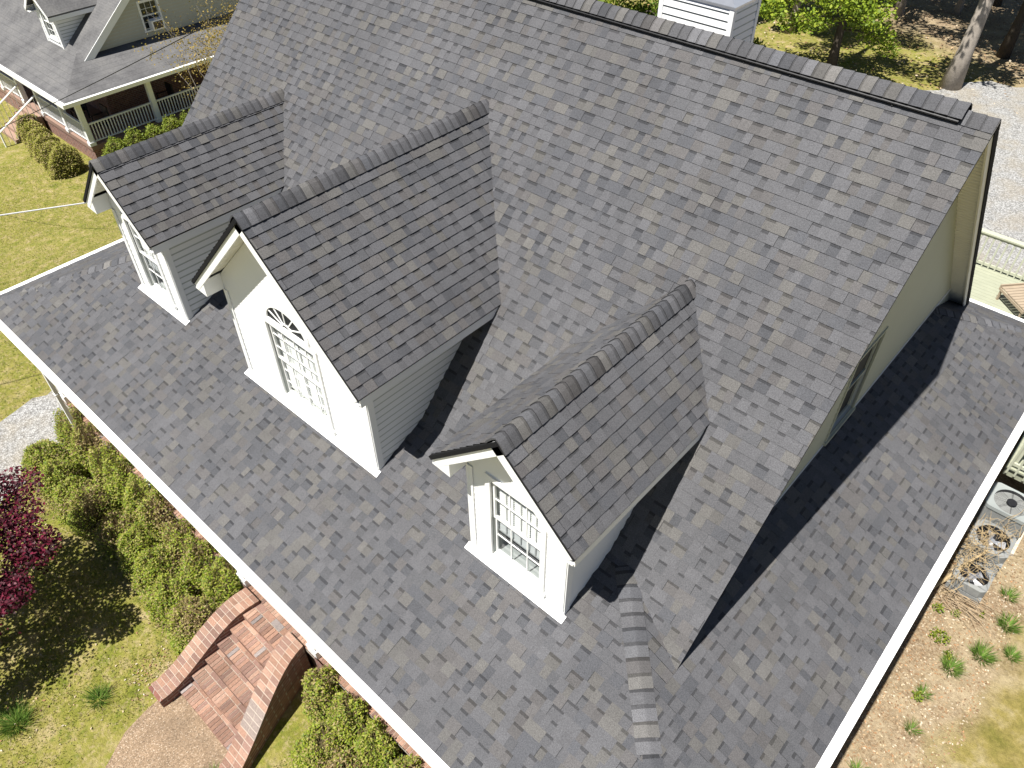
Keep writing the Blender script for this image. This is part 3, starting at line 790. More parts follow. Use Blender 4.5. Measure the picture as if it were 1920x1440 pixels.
chim = ch.build("chimney", [M_WHITE, M_LAP], house)
for x in (cx0, cx1):
    for y in (cy0, cy1):
        cb = MB(); cb.box((x-0.055 if x == cx1 else x-0.022, y-0.022 if y == cy0 else y-0.055, cz0), (x+0.022 if x == cx1 else x+0.055, y+0.055 if y == cy0 else y+0.022, cz1)); cb.build("corner_board", M_TRIM, chim)
cc = MB(); cc.box((cx0-0.03, cy0-0.03, cz1), (cx1+0.03, cy1+0.03, cz1+0.035))
cc.face([(cx0-0.02, cy0-0.02, cz1+0.037), (cx1+0.02, cy0-0.02, cz1+0.037), ((cx0+cx1)/2+.3, (cy0+cy1)/2, cz1+0.10), ((cx0+cx1)/2-.3, (cy0+cy1)/2, cz1+0.10)])
cc.build("chimney_cap", M_SHINY, chim)

# ------------------------------------------------------------------ brick entry steps and walk
steps = thing("brick_steps", "flight of brick steps with two curved brick cheek walls below the porch", "steps", (-7.7, -0.7, ZG))
rg = random.Random(77)
st = MB()
def xl_(y): return -8.19 - 0.12*max(0, (0.25-y))/1.9 - 0.05*math.sin(max(0, min(1, (0.25-y)/1.9))*math.pi)
def xr_(y): return -7.33 + 0.62*(max(0, (0.25-y))/1.9)**1.25
yk = [0.25, -0.05, -0.33, -0.61, -0.88, -1.17, -1.44]
for i in range(6):
    z = -2.52-0.152*i; ya, yb_ = yk[i], yk[i+1]; xa, xb = xl_(yb_), xr_(yb_)
    fr_ = frame((xa, yb_, z), (1, 0, 0), (0, 1, 0)); n = int((xb-xa)/0.074)
    st.box((xa-0.02, yb_+0.004, ZG-0.05), (xb+0.02, ya+0.30, z-0.012), mi=1)
    bricks_row(st, rg, fr_, 0, xb-xa, -0.012, 0.205, 0.0, n, 0.010, 0.05)
    m = int((xb-xa)/0.2); fr2 = frame((xa, yb_, z), (1, 0, 0), (0, 1, 0)); bricks_row(st, rg, fr2, 0, xb-xa, 0.205, ya-yb_+0.03, -0.004, m, 0.010, 0.03)
    frr_ = frame((xa, yb_-0.004, z-0.152), (1, 0, 0), (0, 0, 1)); bricks_row(st, rg, frr_, 0, xb-xa, 0.0, 0.148, 0.006, m, 0.010, 0.03)
st.build("treads", [M_BRICK, M_MORTAR], steps)
def ztop(y):
    t = max(0.0, min(1.0, (0.10-y)/1.72)); return -2.42 - 0.66*(t*t*(3-2*t)) - 0.06*t
def cheek(inner, width, sgn):
    mb = MB(); n = 23; ys = [0.26 - 1.97*i/n for i in range(n+1)]
    def xi(y): return inner(y)
    for i in range(n):
        y0, y1 = ys[i], ys[i+1]; z0, z1 = ztop(y0), ztop(y1)
        a0, a1 = xi(y0), xi(y1); b0, b1 = a0+sgn*width, a1+sgn*width
        q = [(a1, y1, z1-0.006), (b1, y1, z1-0.006), (b0, y0, z0-0.006), (a0, y0, z0-0.006)]
        if sgn < 0: q = q[::-1]
        mb.face(q, mi=1)
        for xa_, xb_, fl_ in ((a0, a1, sgn > 0), (b0, b1, sgn < 0)):
            w_ = [(xa_, y0, ZG-0.1), (xb_, y1, ZG-0.1), (xb_, y1, z1-0.006), (xa_, y0, z0-0.006)]
            mb.face(w_ if fl_ else w_[::-1], mi=2)
        for half in (0, 1):
            g = 0.008; s0 = 0.5*half + 0.012; s1_ = 0.5*(half+1) - 0.012 + (0.03 if half else 0) - (0.0)
            if half == 0: s0 = -0.03
            c = rg.choice(((0.272, 0.162, 0.115), (0.245, 0.145, 0.105), (0.300, 0.190, 0.140), (0.210, 0.130, 0.102))); k = rg.uniform(0.8, 1.15); c = tuple(x*k for x in c)
            if sgn > 0 and i in (12, 13, 14, 15) and rg.random() < 0.8: c = (0.235, 0.19, 0.165)
            yy0, yy1 = y0-g/2, y1+g/2; t0, t1 = ztop(yy0), ztop(yy1)
            ia, ib = xi(yy0), xi(yy1)
            P = lambda xx, y_, z_: (xx, y_, z_)
            dn = 0.045
            pts = [P(ib+sgn*width*s0, yy1, t1-dn), P(ib+sgn*width*s1_, yy1, t1-dn), P(ia+sgn*width*s1_, yy0, t0-dn), P(ia+sgn*width*s0, yy0, t0-dn)]
            up_ = [(p[0], p[1], p[2]+dn) for p in pts]
            bx = pts+up_ if sgn > 0 else pts[::-1]+up_[::-1]
            mb.box8(bx, c)
    yE = ys[-1]; a, b = xi(yE), xi(yE)+sgn*width
    mb.box((min(a, b), yE-0.06, ZG-0.1), (max(a, b), yE-0.001, ztop(yE)-0.02), mi=2)
    mb.face([(a, ys[0], ZG), (b, ys[0], ZG), (b, ys[0], ztop(0.2)), (a, ys[0], ztop(.2))], mi=2)
    mb.build("cheek_wall", [M_BRICK, M_MORTAR, M_BWALL], steps)
cheek(xl_, 0.37, -1); cheek(xr_, 0.37, 1)
sheet("walkway", [(-8.40, -1.2), (-8.52, -1.60), (-8.48, -2.0), (-8.42, -2.4), (-8.12, -2.9), (-7.9, -3.6), (-7.9, -7), (-5.2, -7), (-5.4, -3.6), (-6.0, -2.6), (-6.4, -2.0), (-6.62, -1.5), (-6.8, -1.2)], M_AGG, 0.03, 0.015, 6)

# ------------------------------------------------------------------ shrubs, trees, grass
def pick(rg, cols, n, jit=0.18):
    cols = np.array(cols); c = cols[rg.integers(0, len(cols), n)]
    return c*rg.uniform(1-jit, 1+jit, (n, 1))
GREEN = [(0.235, 0.285, 0.024), (0.185, 0.245, 0.022), (0.29, 0.30, 0.05), (0.125, 0.175, 0.020), (0.32, 0.29, 0.09)]

def shrub_mass(name, label, cat, blobs, n_per, size, cols, twigs=60, seed=0, twig_len=0.5, bare=0.25, group=None, tw_mat=None, leafmat=None, dry=False, up=0.7):
    """a shrub from overlapping leafy mounds: blobs = (x, y, z0, rx, ry, height)"""
    rg = np.random.default_rng(seed); rp = random.Random(seed)
    c0 = np.mean([b[:2] for b in blobs], 0); t = thing(name, label, cat, (c0[0], c0[1], gz(c0[0])), group)
    P = []; tw = MB()
    for (x, y, z0, rx, ry, h) in blobs:
        n = int(n_per*rx*ry*4)
        a = rg.uniform(0, 2*np.pi, n); ct = rg.uniform(0, 1, n)**0.8; st_ = np.sqrt(1-ct**2*0.98)
        r = 1 - np.abs(rg.normal(0, 0.10, n)); r *= 0.93 + 0.10*np.sin(3*a+x*3)*np.sin(5*ct+y) + 0.10*rg.random(n)**3
        q = np.stack([x+rx*r*st_*np.cos(a), y+ry*r*st_*np.sin(a), z0+h*r*ct], 1)
        hole = np.sin(q[:, 0]*5.1+y)*np.sin(q[:, 1]*6.3+x)*np.sin(q[:, 2]*4.0) + 0.35*rg.normal(size=n)
        q = q[hole > -0.9+bare*2.0 - 1.0*(rg.random(n) < 0.6)]
        P.append(q)
        for _ in range(int(twigs*rx*ry*4)):
            aa = rp.uniform(0, 6.28); rr = rp.random()**0.5*0.9; ex = x+rx*rr*math.cos(aa); ey = y+ry*rr*math.sin(aa)
            ez = z0+h*math.sqrt(max(0.02, 1-rr*rr))*rp.uniform(0.85, 1.06)
            s = (x+(ex-x)*0.45, y+(ey-y)*0.45, z0+0.05); m_ = (x+(ex-x)*0.8, y+(ey-y)*0.8, z0+(ez-z0)*0.6)
            tw.tube([s, m_, (ex, ey, ez)], [0.008, 0.006, 0.0025], 3, cap=False)
    P = np.concatenate(P); n = len(P)
    C = pick(rg, cols, n)
    if dry:
        f = np.sin(P[:, 0]*1.9+seed)*np.sin(P[:, 1]*4.3+1.0)+0.5*np.sin(P[:, 0]*4.7)*np.sin(P[:, 2]*6.0)+rg.normal(0, 0.45, n)
        k = f > 0.42; C[k] = pick(rg, [(0.27, 0.205, 0.085), (0.22, 0.165, 0.07), (0.25, 0.235, 0.055), (0.33, 0.25, 0.13)], int(k.sum()))
        keep = ~((f > 0.60) & (rg.random(n) < 0.6)); P, C = P[keep], C[keep]; n = len(P)
    leaf_mesh("foliage", P, rg.uniform(0.7, 1.35, n)*size, C, leafmat or M_LEAF, t, up=up, seed=seed)
    core = MB()
    if tw.v: tw.build("branches", tw_mat or M_TWIG, t)
    return t

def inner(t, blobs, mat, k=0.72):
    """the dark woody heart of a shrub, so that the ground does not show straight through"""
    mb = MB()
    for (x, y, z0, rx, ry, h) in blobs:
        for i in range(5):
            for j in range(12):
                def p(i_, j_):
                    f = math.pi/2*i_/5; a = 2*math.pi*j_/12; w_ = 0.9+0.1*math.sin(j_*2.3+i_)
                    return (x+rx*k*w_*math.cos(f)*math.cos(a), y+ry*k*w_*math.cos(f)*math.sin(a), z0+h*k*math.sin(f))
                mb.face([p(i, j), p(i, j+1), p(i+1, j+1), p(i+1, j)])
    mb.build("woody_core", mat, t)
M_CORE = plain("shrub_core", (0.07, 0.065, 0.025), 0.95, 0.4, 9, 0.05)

rgh = random.Random(4)
hb1 = []
for i in range(9):
    x = -14.75+0.70*i; o = (-0.10, -0.18, -0.14, -0.06, 0.06, 0.12, 0.10, -0.02, -0.04)[i]
    hb1.append((x+rgh.uniform(-.1, .1), 0.10, ZG, 0.54, 0.46, 1.28+rgh.uniform(-.08, .08)))
    hb1.append((x+rgh.uniform(-.15, .15), -0.58+o, ZG, 0.56, 0.52, 0.82+rgh.uniform(-.1, .1)))
hb1.append((-8.95, -0.45, ZG, 0.34, 0.55, 0.92))
h1 = shrub_mass("hedge", "long loose green hedge along the porch, between gravel path and brick steps", "hedge", hb1, 6200, 0.043, GREEN, 300, 3, bare=0.30, dry=True, up=1.0); inner(h1, hb1, M_CORE, 0.62)
hb2 = []
for i in range(6):
    x = -6.35+0.68*i
    hb2.append((x+rgh.uniform(-.1, .1), 0.08, ZG, 0.46, 0.40, 1.22+rgh.uniform(-.08, .08)))
    if i: hb2.append((x+rgh.uniform(-.15, .15), -0.48, ZG, 0.52, 0.50, 0.80+rgh.uniform(-.1, .1)))
h2 = shrub_mass("hedge", "shorter green hedge with bare brown twigs, beside the outer cheek of the steps", "hedge", hb2, 6200, 0.043, GREEN, 330, 8, bare=0.36, dry=True, up=1.0); inner(h2, hb2, M_CORE, 0.74)

def grass_mass():
    rg = np.random.default_rng(9)
    A = np.stack([rg.uniform(-15.2, -4.0, 52000), rg.uniform(-5.4, -0.3, 52000)], 1)
    keep = ~((A[:, 0] > -8.55) & (A[:, 1] < -1.3)) & ~((A[:, 0] > -8.9) & (A[:, 0] < -6.2) & (A[:, 1] > -1.9))
    keep &= ~((A[:, 0] < -14.3) & (A[:, 1] < -1.2)); A = A[keep]
    d = np.sin(A[:, 0]*2.1+1)*np.sin(A[:, 1]*2.7)+0.6*np.sin(A[:, 0]*5.3)*np.sin(A[:, 1]*4.7+2)+rg.normal(0, 0.7, len(A)); A = A[d > -0.55]
    B = np.stack([rg.uniform(-36, -17.1, 60000), rg.uniform(-3, 9, 60000)], 1)
    d = np.sin(B[:, 0]*0.9+1)*np.sin(B[:, 1]*1.1)+rg.normal(0, 0.8, len(B)); B = B[d > -0.7]
    P = np.concatenate([A, B]); n = len(P); P3 = np.stack([P[:, 0], P[:, 1], gz_np(P[:, 0])], 1)
    ln = np.where(np.arange(n) < len(A), 0.055, 0.075)
    cols = pick(rg, [(0.18, 0.20, 0.028), (0.225, 0.225, 0.042), (0.12, 0.165, 0.02), (0.28, 0.24, 0.085), (0.38, 0.31, 0.165)], n)
    wd = 0.016
    o = blades("grass", P3, ln, cols, M_BLADE, None, 4, lean=1.3, width=wd); tag(o, "short spring lawn grass, patchy and yellow green", "grass", kind="stuff")
grass_mass()

def litter_mass():
    rg = np.random.default_rng(19)
    n = 6500; x = -0.3 + 2.0*rg.random(n)**1.5; y = rg.uniform(3.2, 11, n)
    P = np.stack([x, y, np.full(n, ZG+0.012)], 1)
    n2 = 5000; P2 = np.stack([rg.uniform(-24, 2, n2), rg.uniform(31, 52, n2), np.full(n2, ZG+0.08)], 1)
    n3 = 260; P3 = np.stack([rg.uniform(-9.4, -8.5, n3), rg.uniform(-1.9, -0.6, n3), np.full(n3, ZG+0.02)], 1)
    n4 = 500; P4 = np.stack([rg.uniform(-14, -4, n4), rg.uniform(-4.5, -0.9, n4), np.full(n4, ZG+0.02)], 1); P4 = P4[~((P4[:, 0] > -8.7) & (P4[:, 1] < -.2))]
    P = np.concatenate([P, P2, P3, P4]); m = len(P)
    sz = np.concatenate([np.full(n, 0.042), np.full(n2, 0.13), np.full(n3, 0.035), np.full(len(P4), 0.045)])*rg.uniform(0.6, 1.4, m)
    cols = pick(rg, [(0.36, 0.255, 0.15), (0.27, 0.175, 0.095), (0.45, 0.36, 0.24), (0.20, 0.13, 0.075), (0.50, 0.43, 0.32), (0.32, 0.18, 0.09)], m)
    o = leaf_mesh("leaf_litter", P, sz, cols, M_DRYLEAF, None, up=2.2, seed=3); tag(o, "fallen brown leaves scattered over bare ground", "leaves", kind="stuff")
litter_mass()

def tuft(name, label, x, y, r, n, seed, broad=False, group="grass tufts"):
    r *= 1.15; n = int(n*1.1)
    rg = np.random.default_rng(seed); a = rg.uniform(0, 2*np.pi, n); q = rg.random(n)**0.7*r*0.45
    out = np.stack([np.cos(a), np.sin(a)], 1); z = gz(x)
    P = np.stack([x+q*out[:, 0], y+q*out[:, 1], np.full(n, z)], 1)
    if broad:
        P[:, 2] += rg.uniform(0.02, 0.12, n); P[:, :2] += out*r*0.4*rg.random((n, 1))
        o = leaf_mesh(name, P, rg.uniform(0.03, 0.06, n), pick(rg, [(0.19, 0.22, 0.02), (0.12, 0.17, 0.02)], n), M_LEAF, None, up=1.5, seed=seed, org=(x, y, z))
    else:
        o = blades(name, P, r*0.8, pick(rg, [(0.12, 0.21, 0.03), (0.09, 0.175, 0.028), (0.16, 0.24, 0.045)], n), M_BLADE, None, seed, lean=1.2, width=0.011, org=(x, y, z), outward=out)
    return tag(o, label, "grass tuft" if not broad else "weed", group if not broad else "weeds")
for i, (x, y, r, n, l) in enumerate([
    (1.57, 9.10, 0.24, 260, "large green grass tuft, nearest the vine covered units on the side yard"),
    (1.42, 8.20, 0.25, 300, "wide double green grass tuft in the middle of the leaf litter"),
    (1.80, 8.55, 0.18, 180, "small upright grass tuft at the right edge of the picture"),
    (1.10, 7.62, 0.24, 280, "dense green grass tuft with a yellow green weed at its edge"),
    (0.92, 6.86, 0.16, 120, "thin grass tuft over a leafy weed, between the dense tufts and the gutter corner"),
    (1.00, 6.14, 0.16, 120, "sparse pale grass tuft, among rusty brown leaves"),
    (0.62, 4.95, 0.18, 120, "grass tuft cut by the bottom edge of the picture"),
    (1.38, 9.75, 0.20, 140, "grass tuft right below the dry vines"),
    (-9.28, -2.41, 0.26, 240, "bright green tuft on the sunny lawn beside the tree shadow"),
    (-9.90, -3.52, 0.34, 420, "tall dark green tuft in the lower left corner at the shadow's edge"),
    (-6.75, -1.83, 0.20, 160, "small yellow green tuft at the foot of the outer cheek wall")]):
    tuft("grass_tuft", l, x, y, r, n, 100+i)
for i, (x, y, r, n, l) in enumerate([(0.74, 8.04, 0.20, 120, "leafy green weed growing between white gutter and the grass tufts"), (0.78, 8.70, 0.09, 40, "little round weed beside a dark branch"), (0.50, 8.60, 0.12, 50, "low spreading weed close to the gutter's shadow"),
                                     (0.98, 7.80, 0.10, 60, "yellow green weed touching the dense tuft"), (0.86, 6.72, 0.11, 60, "yellow green weed under the thin tuft"), (1.15, 9.0, 0.05, 20, "tiny yellow weed alone on bare soil")]):
    tuft("weed", l, x, y, r, n, 140+i, True)

def branch(mb, p, d, length, r, depth, rp, tips, spread=0.6, up=0.15, seg=3):
    pts = [Vector(p)]; rad = [r]; d = Vector(d).normalized()
    for i in range(seg):
        d = (d + Vector((rp.gauss(0, 0.13), rp.gauss(0, 0.13), rp.gauss(0, 0.08)+up*0.3))).normalized()
        pts.append(pts[-1] + d*length/seg); rad.append(r*(1-0.42*(i+1)/seg))
    mb.tube(pts, rad, 5 if r < 0.05 else 9, cap=False)
    if depth == 1: tips.append(pts[-1])
    if depth == 0: tips.append(pts[-1]); tips.append(pts[-2]); return
    k = rp.choice((2, 3, 3))
    for i in range(k):
        a = rp.uniform(0, 6.28); ax = d.orthogonal().normalized(); ax = Matrix.Rotation(a, 3, d) @ ax
        nd = (d + ax*spread*rp.uniform(0.6, 1.3) + Vector((0, 0, up))).normalized()
        s = pts[-1] if i < 2 else pts[-2]
        branch(mb, s, nd, length*rp.uniform(0.6, 0.85), rad[-1]*0.75, depth-1, rp, tips, spread, up, seg)

def tree(name, label, loc, lean, height, r, crown, leafcols, nleaf, lsize, bark, seed, low=(), group=None, leafmat=None, cl=0.55):
    """tapered trunk, limbs, and a crown of leaf clumps; crown = (z0, z1, radius, clumps)"""
    rp = random.Random(seed); rg = np.random.default_rng(seed); x, y, z = loc
    t = thing(name, label, "tree", loc, group); mb = MB()
    n = 9; tr = []
    for i in range(n+1):
        k = i/n; tr.append(Vector((x+lean[0]*k+0.05*math.sin(k*7+seed), y+lean[1]*k+0.05*math.cos(k*5+seed), z-0.15+height*k)))
    rad = [r*((1-0.75*i/n) + (0.55 if i == 0 else 0.06 if i == 1 else 0)) for i in range(n+1)]
    mb.tube(tr, rad, 12)
    tips = []
    cz0, cz1, cr, nc = crown
    def on(zz):
        k = max(0, min(1, (zz-z)/height)); return tr[0].lerp(tr[-1], k), r*(1-0.75*k)
    clumps = []
    for i in range(nc):
        zz = rp.uniform(cz0, cz1); k = (zz-cz0)/max(0.1, cz1-cz0); rr = cr*math.sqrt(max(0.08, 1-(2*k-0.9)**2*0.9))*rp.uniform(0.35, 1.0); a = rp.uniform(0, 6.28)
        b, br = on(zz-0.25*rr); e = b + Vector((rr*math.cos(a), rr*math.sin(a), 0.35*rr))
        m_ = b.lerp(e, 0.5) + Vector((0, 0, 0.12*rr))
        mb.tube([b, m_, e], [max(0.02, br*0.35), max(0.014, br*0.2), 0.008], 6, cap=False); clumps.append((e, rp.uniform(0.6, 1.2)*cl*cr/2.2)); clumps.append((m_.lerp(e, 0.4), cl*cr/3.0))
    for (lx, ly, lz, lr) in low:
        e = Vector((lx, ly, lz)); b, br = on(lz+0.3); m_ = b.lerp(e, 0.5) + Vector((0, 0, 0.25))
        mb.tube([b, m_, e], [0.05, 0.03, 0.01], 6, cap=False); clumps.append((e, lr))
    mb.build("trunk", bark, t, smooth=True)
    P = []; vol = [c[1]**2 for c in clumps]; tot = sum(vol)
    for (e, cr_), v_ in zip(clumps, vol):
        k = max(8, int(nleaf*v_/tot)); q = rg.normal(size=(k, 3)); q /= np.linalg.norm(q, axis=1)[:, None]; q *= (rg.random(k)**0.45)[:, None]*cr_; q[:, 2] *= 0.6
        P.append(q + np.array(e))
    P = np.concatenate(P); m_ = len(P)
    leaf_mesh("crown", P, rg.uniform(0.7, 1.3, m_)*lsize, pick(rg, leafcols, m_), leafmat or M_LEAF, t, up=0.35, seed=seed, aspect=0.7)
    return t
SPRING = [(0.21, 0.28, 0.022), (0.16, 0.23, 0.018), (0.26, 0.31, 0.03), (0.11, 0.17, 0.014)]
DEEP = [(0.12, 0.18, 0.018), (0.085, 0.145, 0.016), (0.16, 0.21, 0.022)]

# dark red maple at the left edge: crown of small reddish leaves on pale stems
def maple():
    x, y = -11.55, -3.15; rp = random.Random(5); rg = np.random.default_rng(5)
    t = thing("maple_tree", "small dark red maple with pale grey trunk on the front lawn", "tree", (x, y, ZG)); mb = MB(); tips = []
    mb.tube([(x, y, ZG-0.1), (x+0.04, y+0.02, ZG+0.35), (x+0.0, y+0.06, ZG+0.75)], [0.10, 0.075, 0.065], 9)
    for i in range(6):
        a = i*1.05+0.4; branch(mb, (x, y+0.06, ZG+0.7), (math.cos(a)*0.8, math.sin(a)*0.8, 0.75), 0.75, 0.036, 2, rp, tips, 0.55, 0.05)
    mb.build("trunk", M_PINK, t, smooth=True)
    cl = [(x+1.05, y+0.65, ZG+2.05, 0.42), (x-0.2, y+1.35, ZG+2.1, 0.5), (x+0.35, y+1.3, ZG+1.9, 0.45), (x-0.8, y+1.6, ZG+2.2, 0.5), (x+0.55, y+0.3, ZG+2.4, 0.55), (x-0.4, y+0.3, ZG+2.5, 0.6), (x-0.9, y-0.2, ZG+2.0, 0.6), (x+0.1, y-0.8, ZG+2.0, 0.6), (x-0.3, y+1.0, ZG+2.0, 0.55), (x+0.9, y-0.6, ZG+1.8, 0.45), (x-1.2, y+0.7, ZG+1.7, 0.5), (x-0.3, y+0.1, ZG+3.0, 0.7), (x-0.9, y+0.8, ZG+2.8, 0.6), (x-0.2, y-0.6, ZG+2.9, 0.6), (x-1.0, y-0.9, ZG+2.6, 0.6), (x+0.5, y-0.2, ZG+1.9, 0.5), (x+1.0, y-0.9, ZG+1.4, 0.4)]
    P = []
    for tp in tips:
        k = 42; q = rg.normal(size=(k, 3))*np.array([0.16, 0.16, 0.07]); P.append(q+np.array(tp))
    for (cx, cy, cz, r_) in cl:
        k = 900; q = rg.normal(size=(k, 3)); q /= np.linalg.norm(q, axis=1)[:, None]; q *= (rg.random(k)**0.4)[:, None]*r_; q[:, 2] *= 0.45; P.append(q+np.array([cx, cy, cz]))
    P = np.concatenate(P); n = len(P)
    leaf_mesh("crown", P, rg.uniform(0.04, 0.075, n), pick(rg, [(0.085, 0.008, 0.020), (0.055, 0.006, 0.014), (0.15, 0.014, 0.035), (0.035, 0.006, 0.010)], n), M_REDLEAF, t, up=0.9, seed=6, aspect=0.8)
maple()

# woodland behind the house; each trunk and crown its own tree
WOOD = "trees behind the house"
tree("broadleaf_tree", "slim dark trunked tree with low bright green branches beside the gravel drive", (-11.96, 30.4, ZG), (-0.55, 0.2), 11, 0.17, (1.5, 7.5, 3.2, 16), SPRING, 13000, 0.14, M_DBARK, 201,
     low=[(-13.6, 29.8, -1.6, 0.8), (-13.0, 30.5, -0.6, 0.9), (-11.2, 29.8, -0.9, 0.9), (-10.4, 30.0, -1.5, 0.75), (-12.2, 29.6, -0.3, 0.8), (-10.9, 30.6, -0.1, 0.9), (-13.9, 29.5, -0.5, 0.9), (-12.6, 29.2, -1.2, 0.8), (-10.6, 29.4, -0.6, 0.9), (-11.6, 29.0, -0.2, 0.9), (-9.9, 30.2, -1.9, 0.5)], group=WOOD)
tree("broadleaf_tree", "thick pale grey leaning trunk at the edge of the gravel", (-7.72, 31.95, ZG), (0.25, 1.6), 15, 0.29, (4.0, 10.5, 5.4, 30), DEEP, 13000, 0.22, M_BARK, 202, group=WOOD)
tree("broadleaf_tree", "dark shaded trunk behind the thick pale one", (-7.25, 37.0, ZG), (0.6, 0.8), 14, 0.19, (4.0, 11, 5.2, 26), DEEP, 11000, 0.22, M_DBARK, 203, group=WOOD)
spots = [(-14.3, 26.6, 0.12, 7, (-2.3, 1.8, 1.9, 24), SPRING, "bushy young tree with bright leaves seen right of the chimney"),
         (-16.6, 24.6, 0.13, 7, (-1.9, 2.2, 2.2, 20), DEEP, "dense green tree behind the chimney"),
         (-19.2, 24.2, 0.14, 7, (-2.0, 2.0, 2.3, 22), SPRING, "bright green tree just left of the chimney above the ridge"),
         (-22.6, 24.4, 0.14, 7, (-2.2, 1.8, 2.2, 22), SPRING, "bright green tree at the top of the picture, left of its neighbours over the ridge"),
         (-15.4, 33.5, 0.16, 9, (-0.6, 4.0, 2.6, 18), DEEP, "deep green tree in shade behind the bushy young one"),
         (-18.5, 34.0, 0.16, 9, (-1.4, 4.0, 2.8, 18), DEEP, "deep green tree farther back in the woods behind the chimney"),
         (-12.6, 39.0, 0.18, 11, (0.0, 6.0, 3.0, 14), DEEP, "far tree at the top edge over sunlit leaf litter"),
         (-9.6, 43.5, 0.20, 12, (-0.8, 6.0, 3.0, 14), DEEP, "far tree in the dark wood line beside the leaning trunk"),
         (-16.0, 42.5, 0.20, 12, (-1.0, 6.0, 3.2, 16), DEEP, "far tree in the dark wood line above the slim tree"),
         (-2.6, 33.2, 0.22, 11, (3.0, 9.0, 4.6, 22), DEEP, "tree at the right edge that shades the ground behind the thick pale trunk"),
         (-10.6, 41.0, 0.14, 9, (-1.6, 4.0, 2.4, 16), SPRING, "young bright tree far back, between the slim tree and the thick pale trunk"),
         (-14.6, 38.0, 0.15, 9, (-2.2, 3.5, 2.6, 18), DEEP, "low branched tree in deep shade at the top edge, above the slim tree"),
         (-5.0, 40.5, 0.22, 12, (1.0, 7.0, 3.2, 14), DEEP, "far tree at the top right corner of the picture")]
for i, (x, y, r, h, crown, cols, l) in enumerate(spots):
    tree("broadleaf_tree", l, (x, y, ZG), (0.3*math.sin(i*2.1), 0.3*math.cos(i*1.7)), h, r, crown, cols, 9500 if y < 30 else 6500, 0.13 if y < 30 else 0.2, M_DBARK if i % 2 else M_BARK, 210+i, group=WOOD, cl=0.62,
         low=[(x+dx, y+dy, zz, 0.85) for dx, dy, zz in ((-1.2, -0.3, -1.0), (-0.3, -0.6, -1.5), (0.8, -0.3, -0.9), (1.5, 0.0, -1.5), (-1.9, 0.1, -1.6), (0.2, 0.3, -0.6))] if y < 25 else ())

# budding tree between the houses
def budding():
    x, y = -23.0, 10.6; z = gz(x); rp = random.Random(31); rg = np.random.default_rng(31)
    t = thing("budding_tree", "thin many stemmed tree with sparse yellow buds between the two houses", "tree", (x, y, z)); mb = MB(); tips = []
    for i in range(8):
        a = i*0.785+rp.uniform(-.2, .2); branch(mb, (x+0.12*math.cos(a), y+0.12*math.sin(a), z), (math.cos(a)*0.45, math.sin(a)*0.45, 1.0), 2.2, 0.050, 3, rp, tips, 0.42, 0.22)
    mb.build("branches", M_BARK, t)
    P = np.concatenate([np.array(tp)+rg.normal(size=(20, 3))*0.20 for tp in tips]); n = len(P)
    leaf_mesh("buds", P, rg.uniform(0.035, 0.075, n), pick(rg, [(0.28, 0.20, 0.045), (0.22, 0.17, 0.03), (0.17, 0.14, 0.03), (0.33, 0.24, 0.07)], n), M_LEAF, t, up=0.3, seed=32, aspect=0.8)
budding()

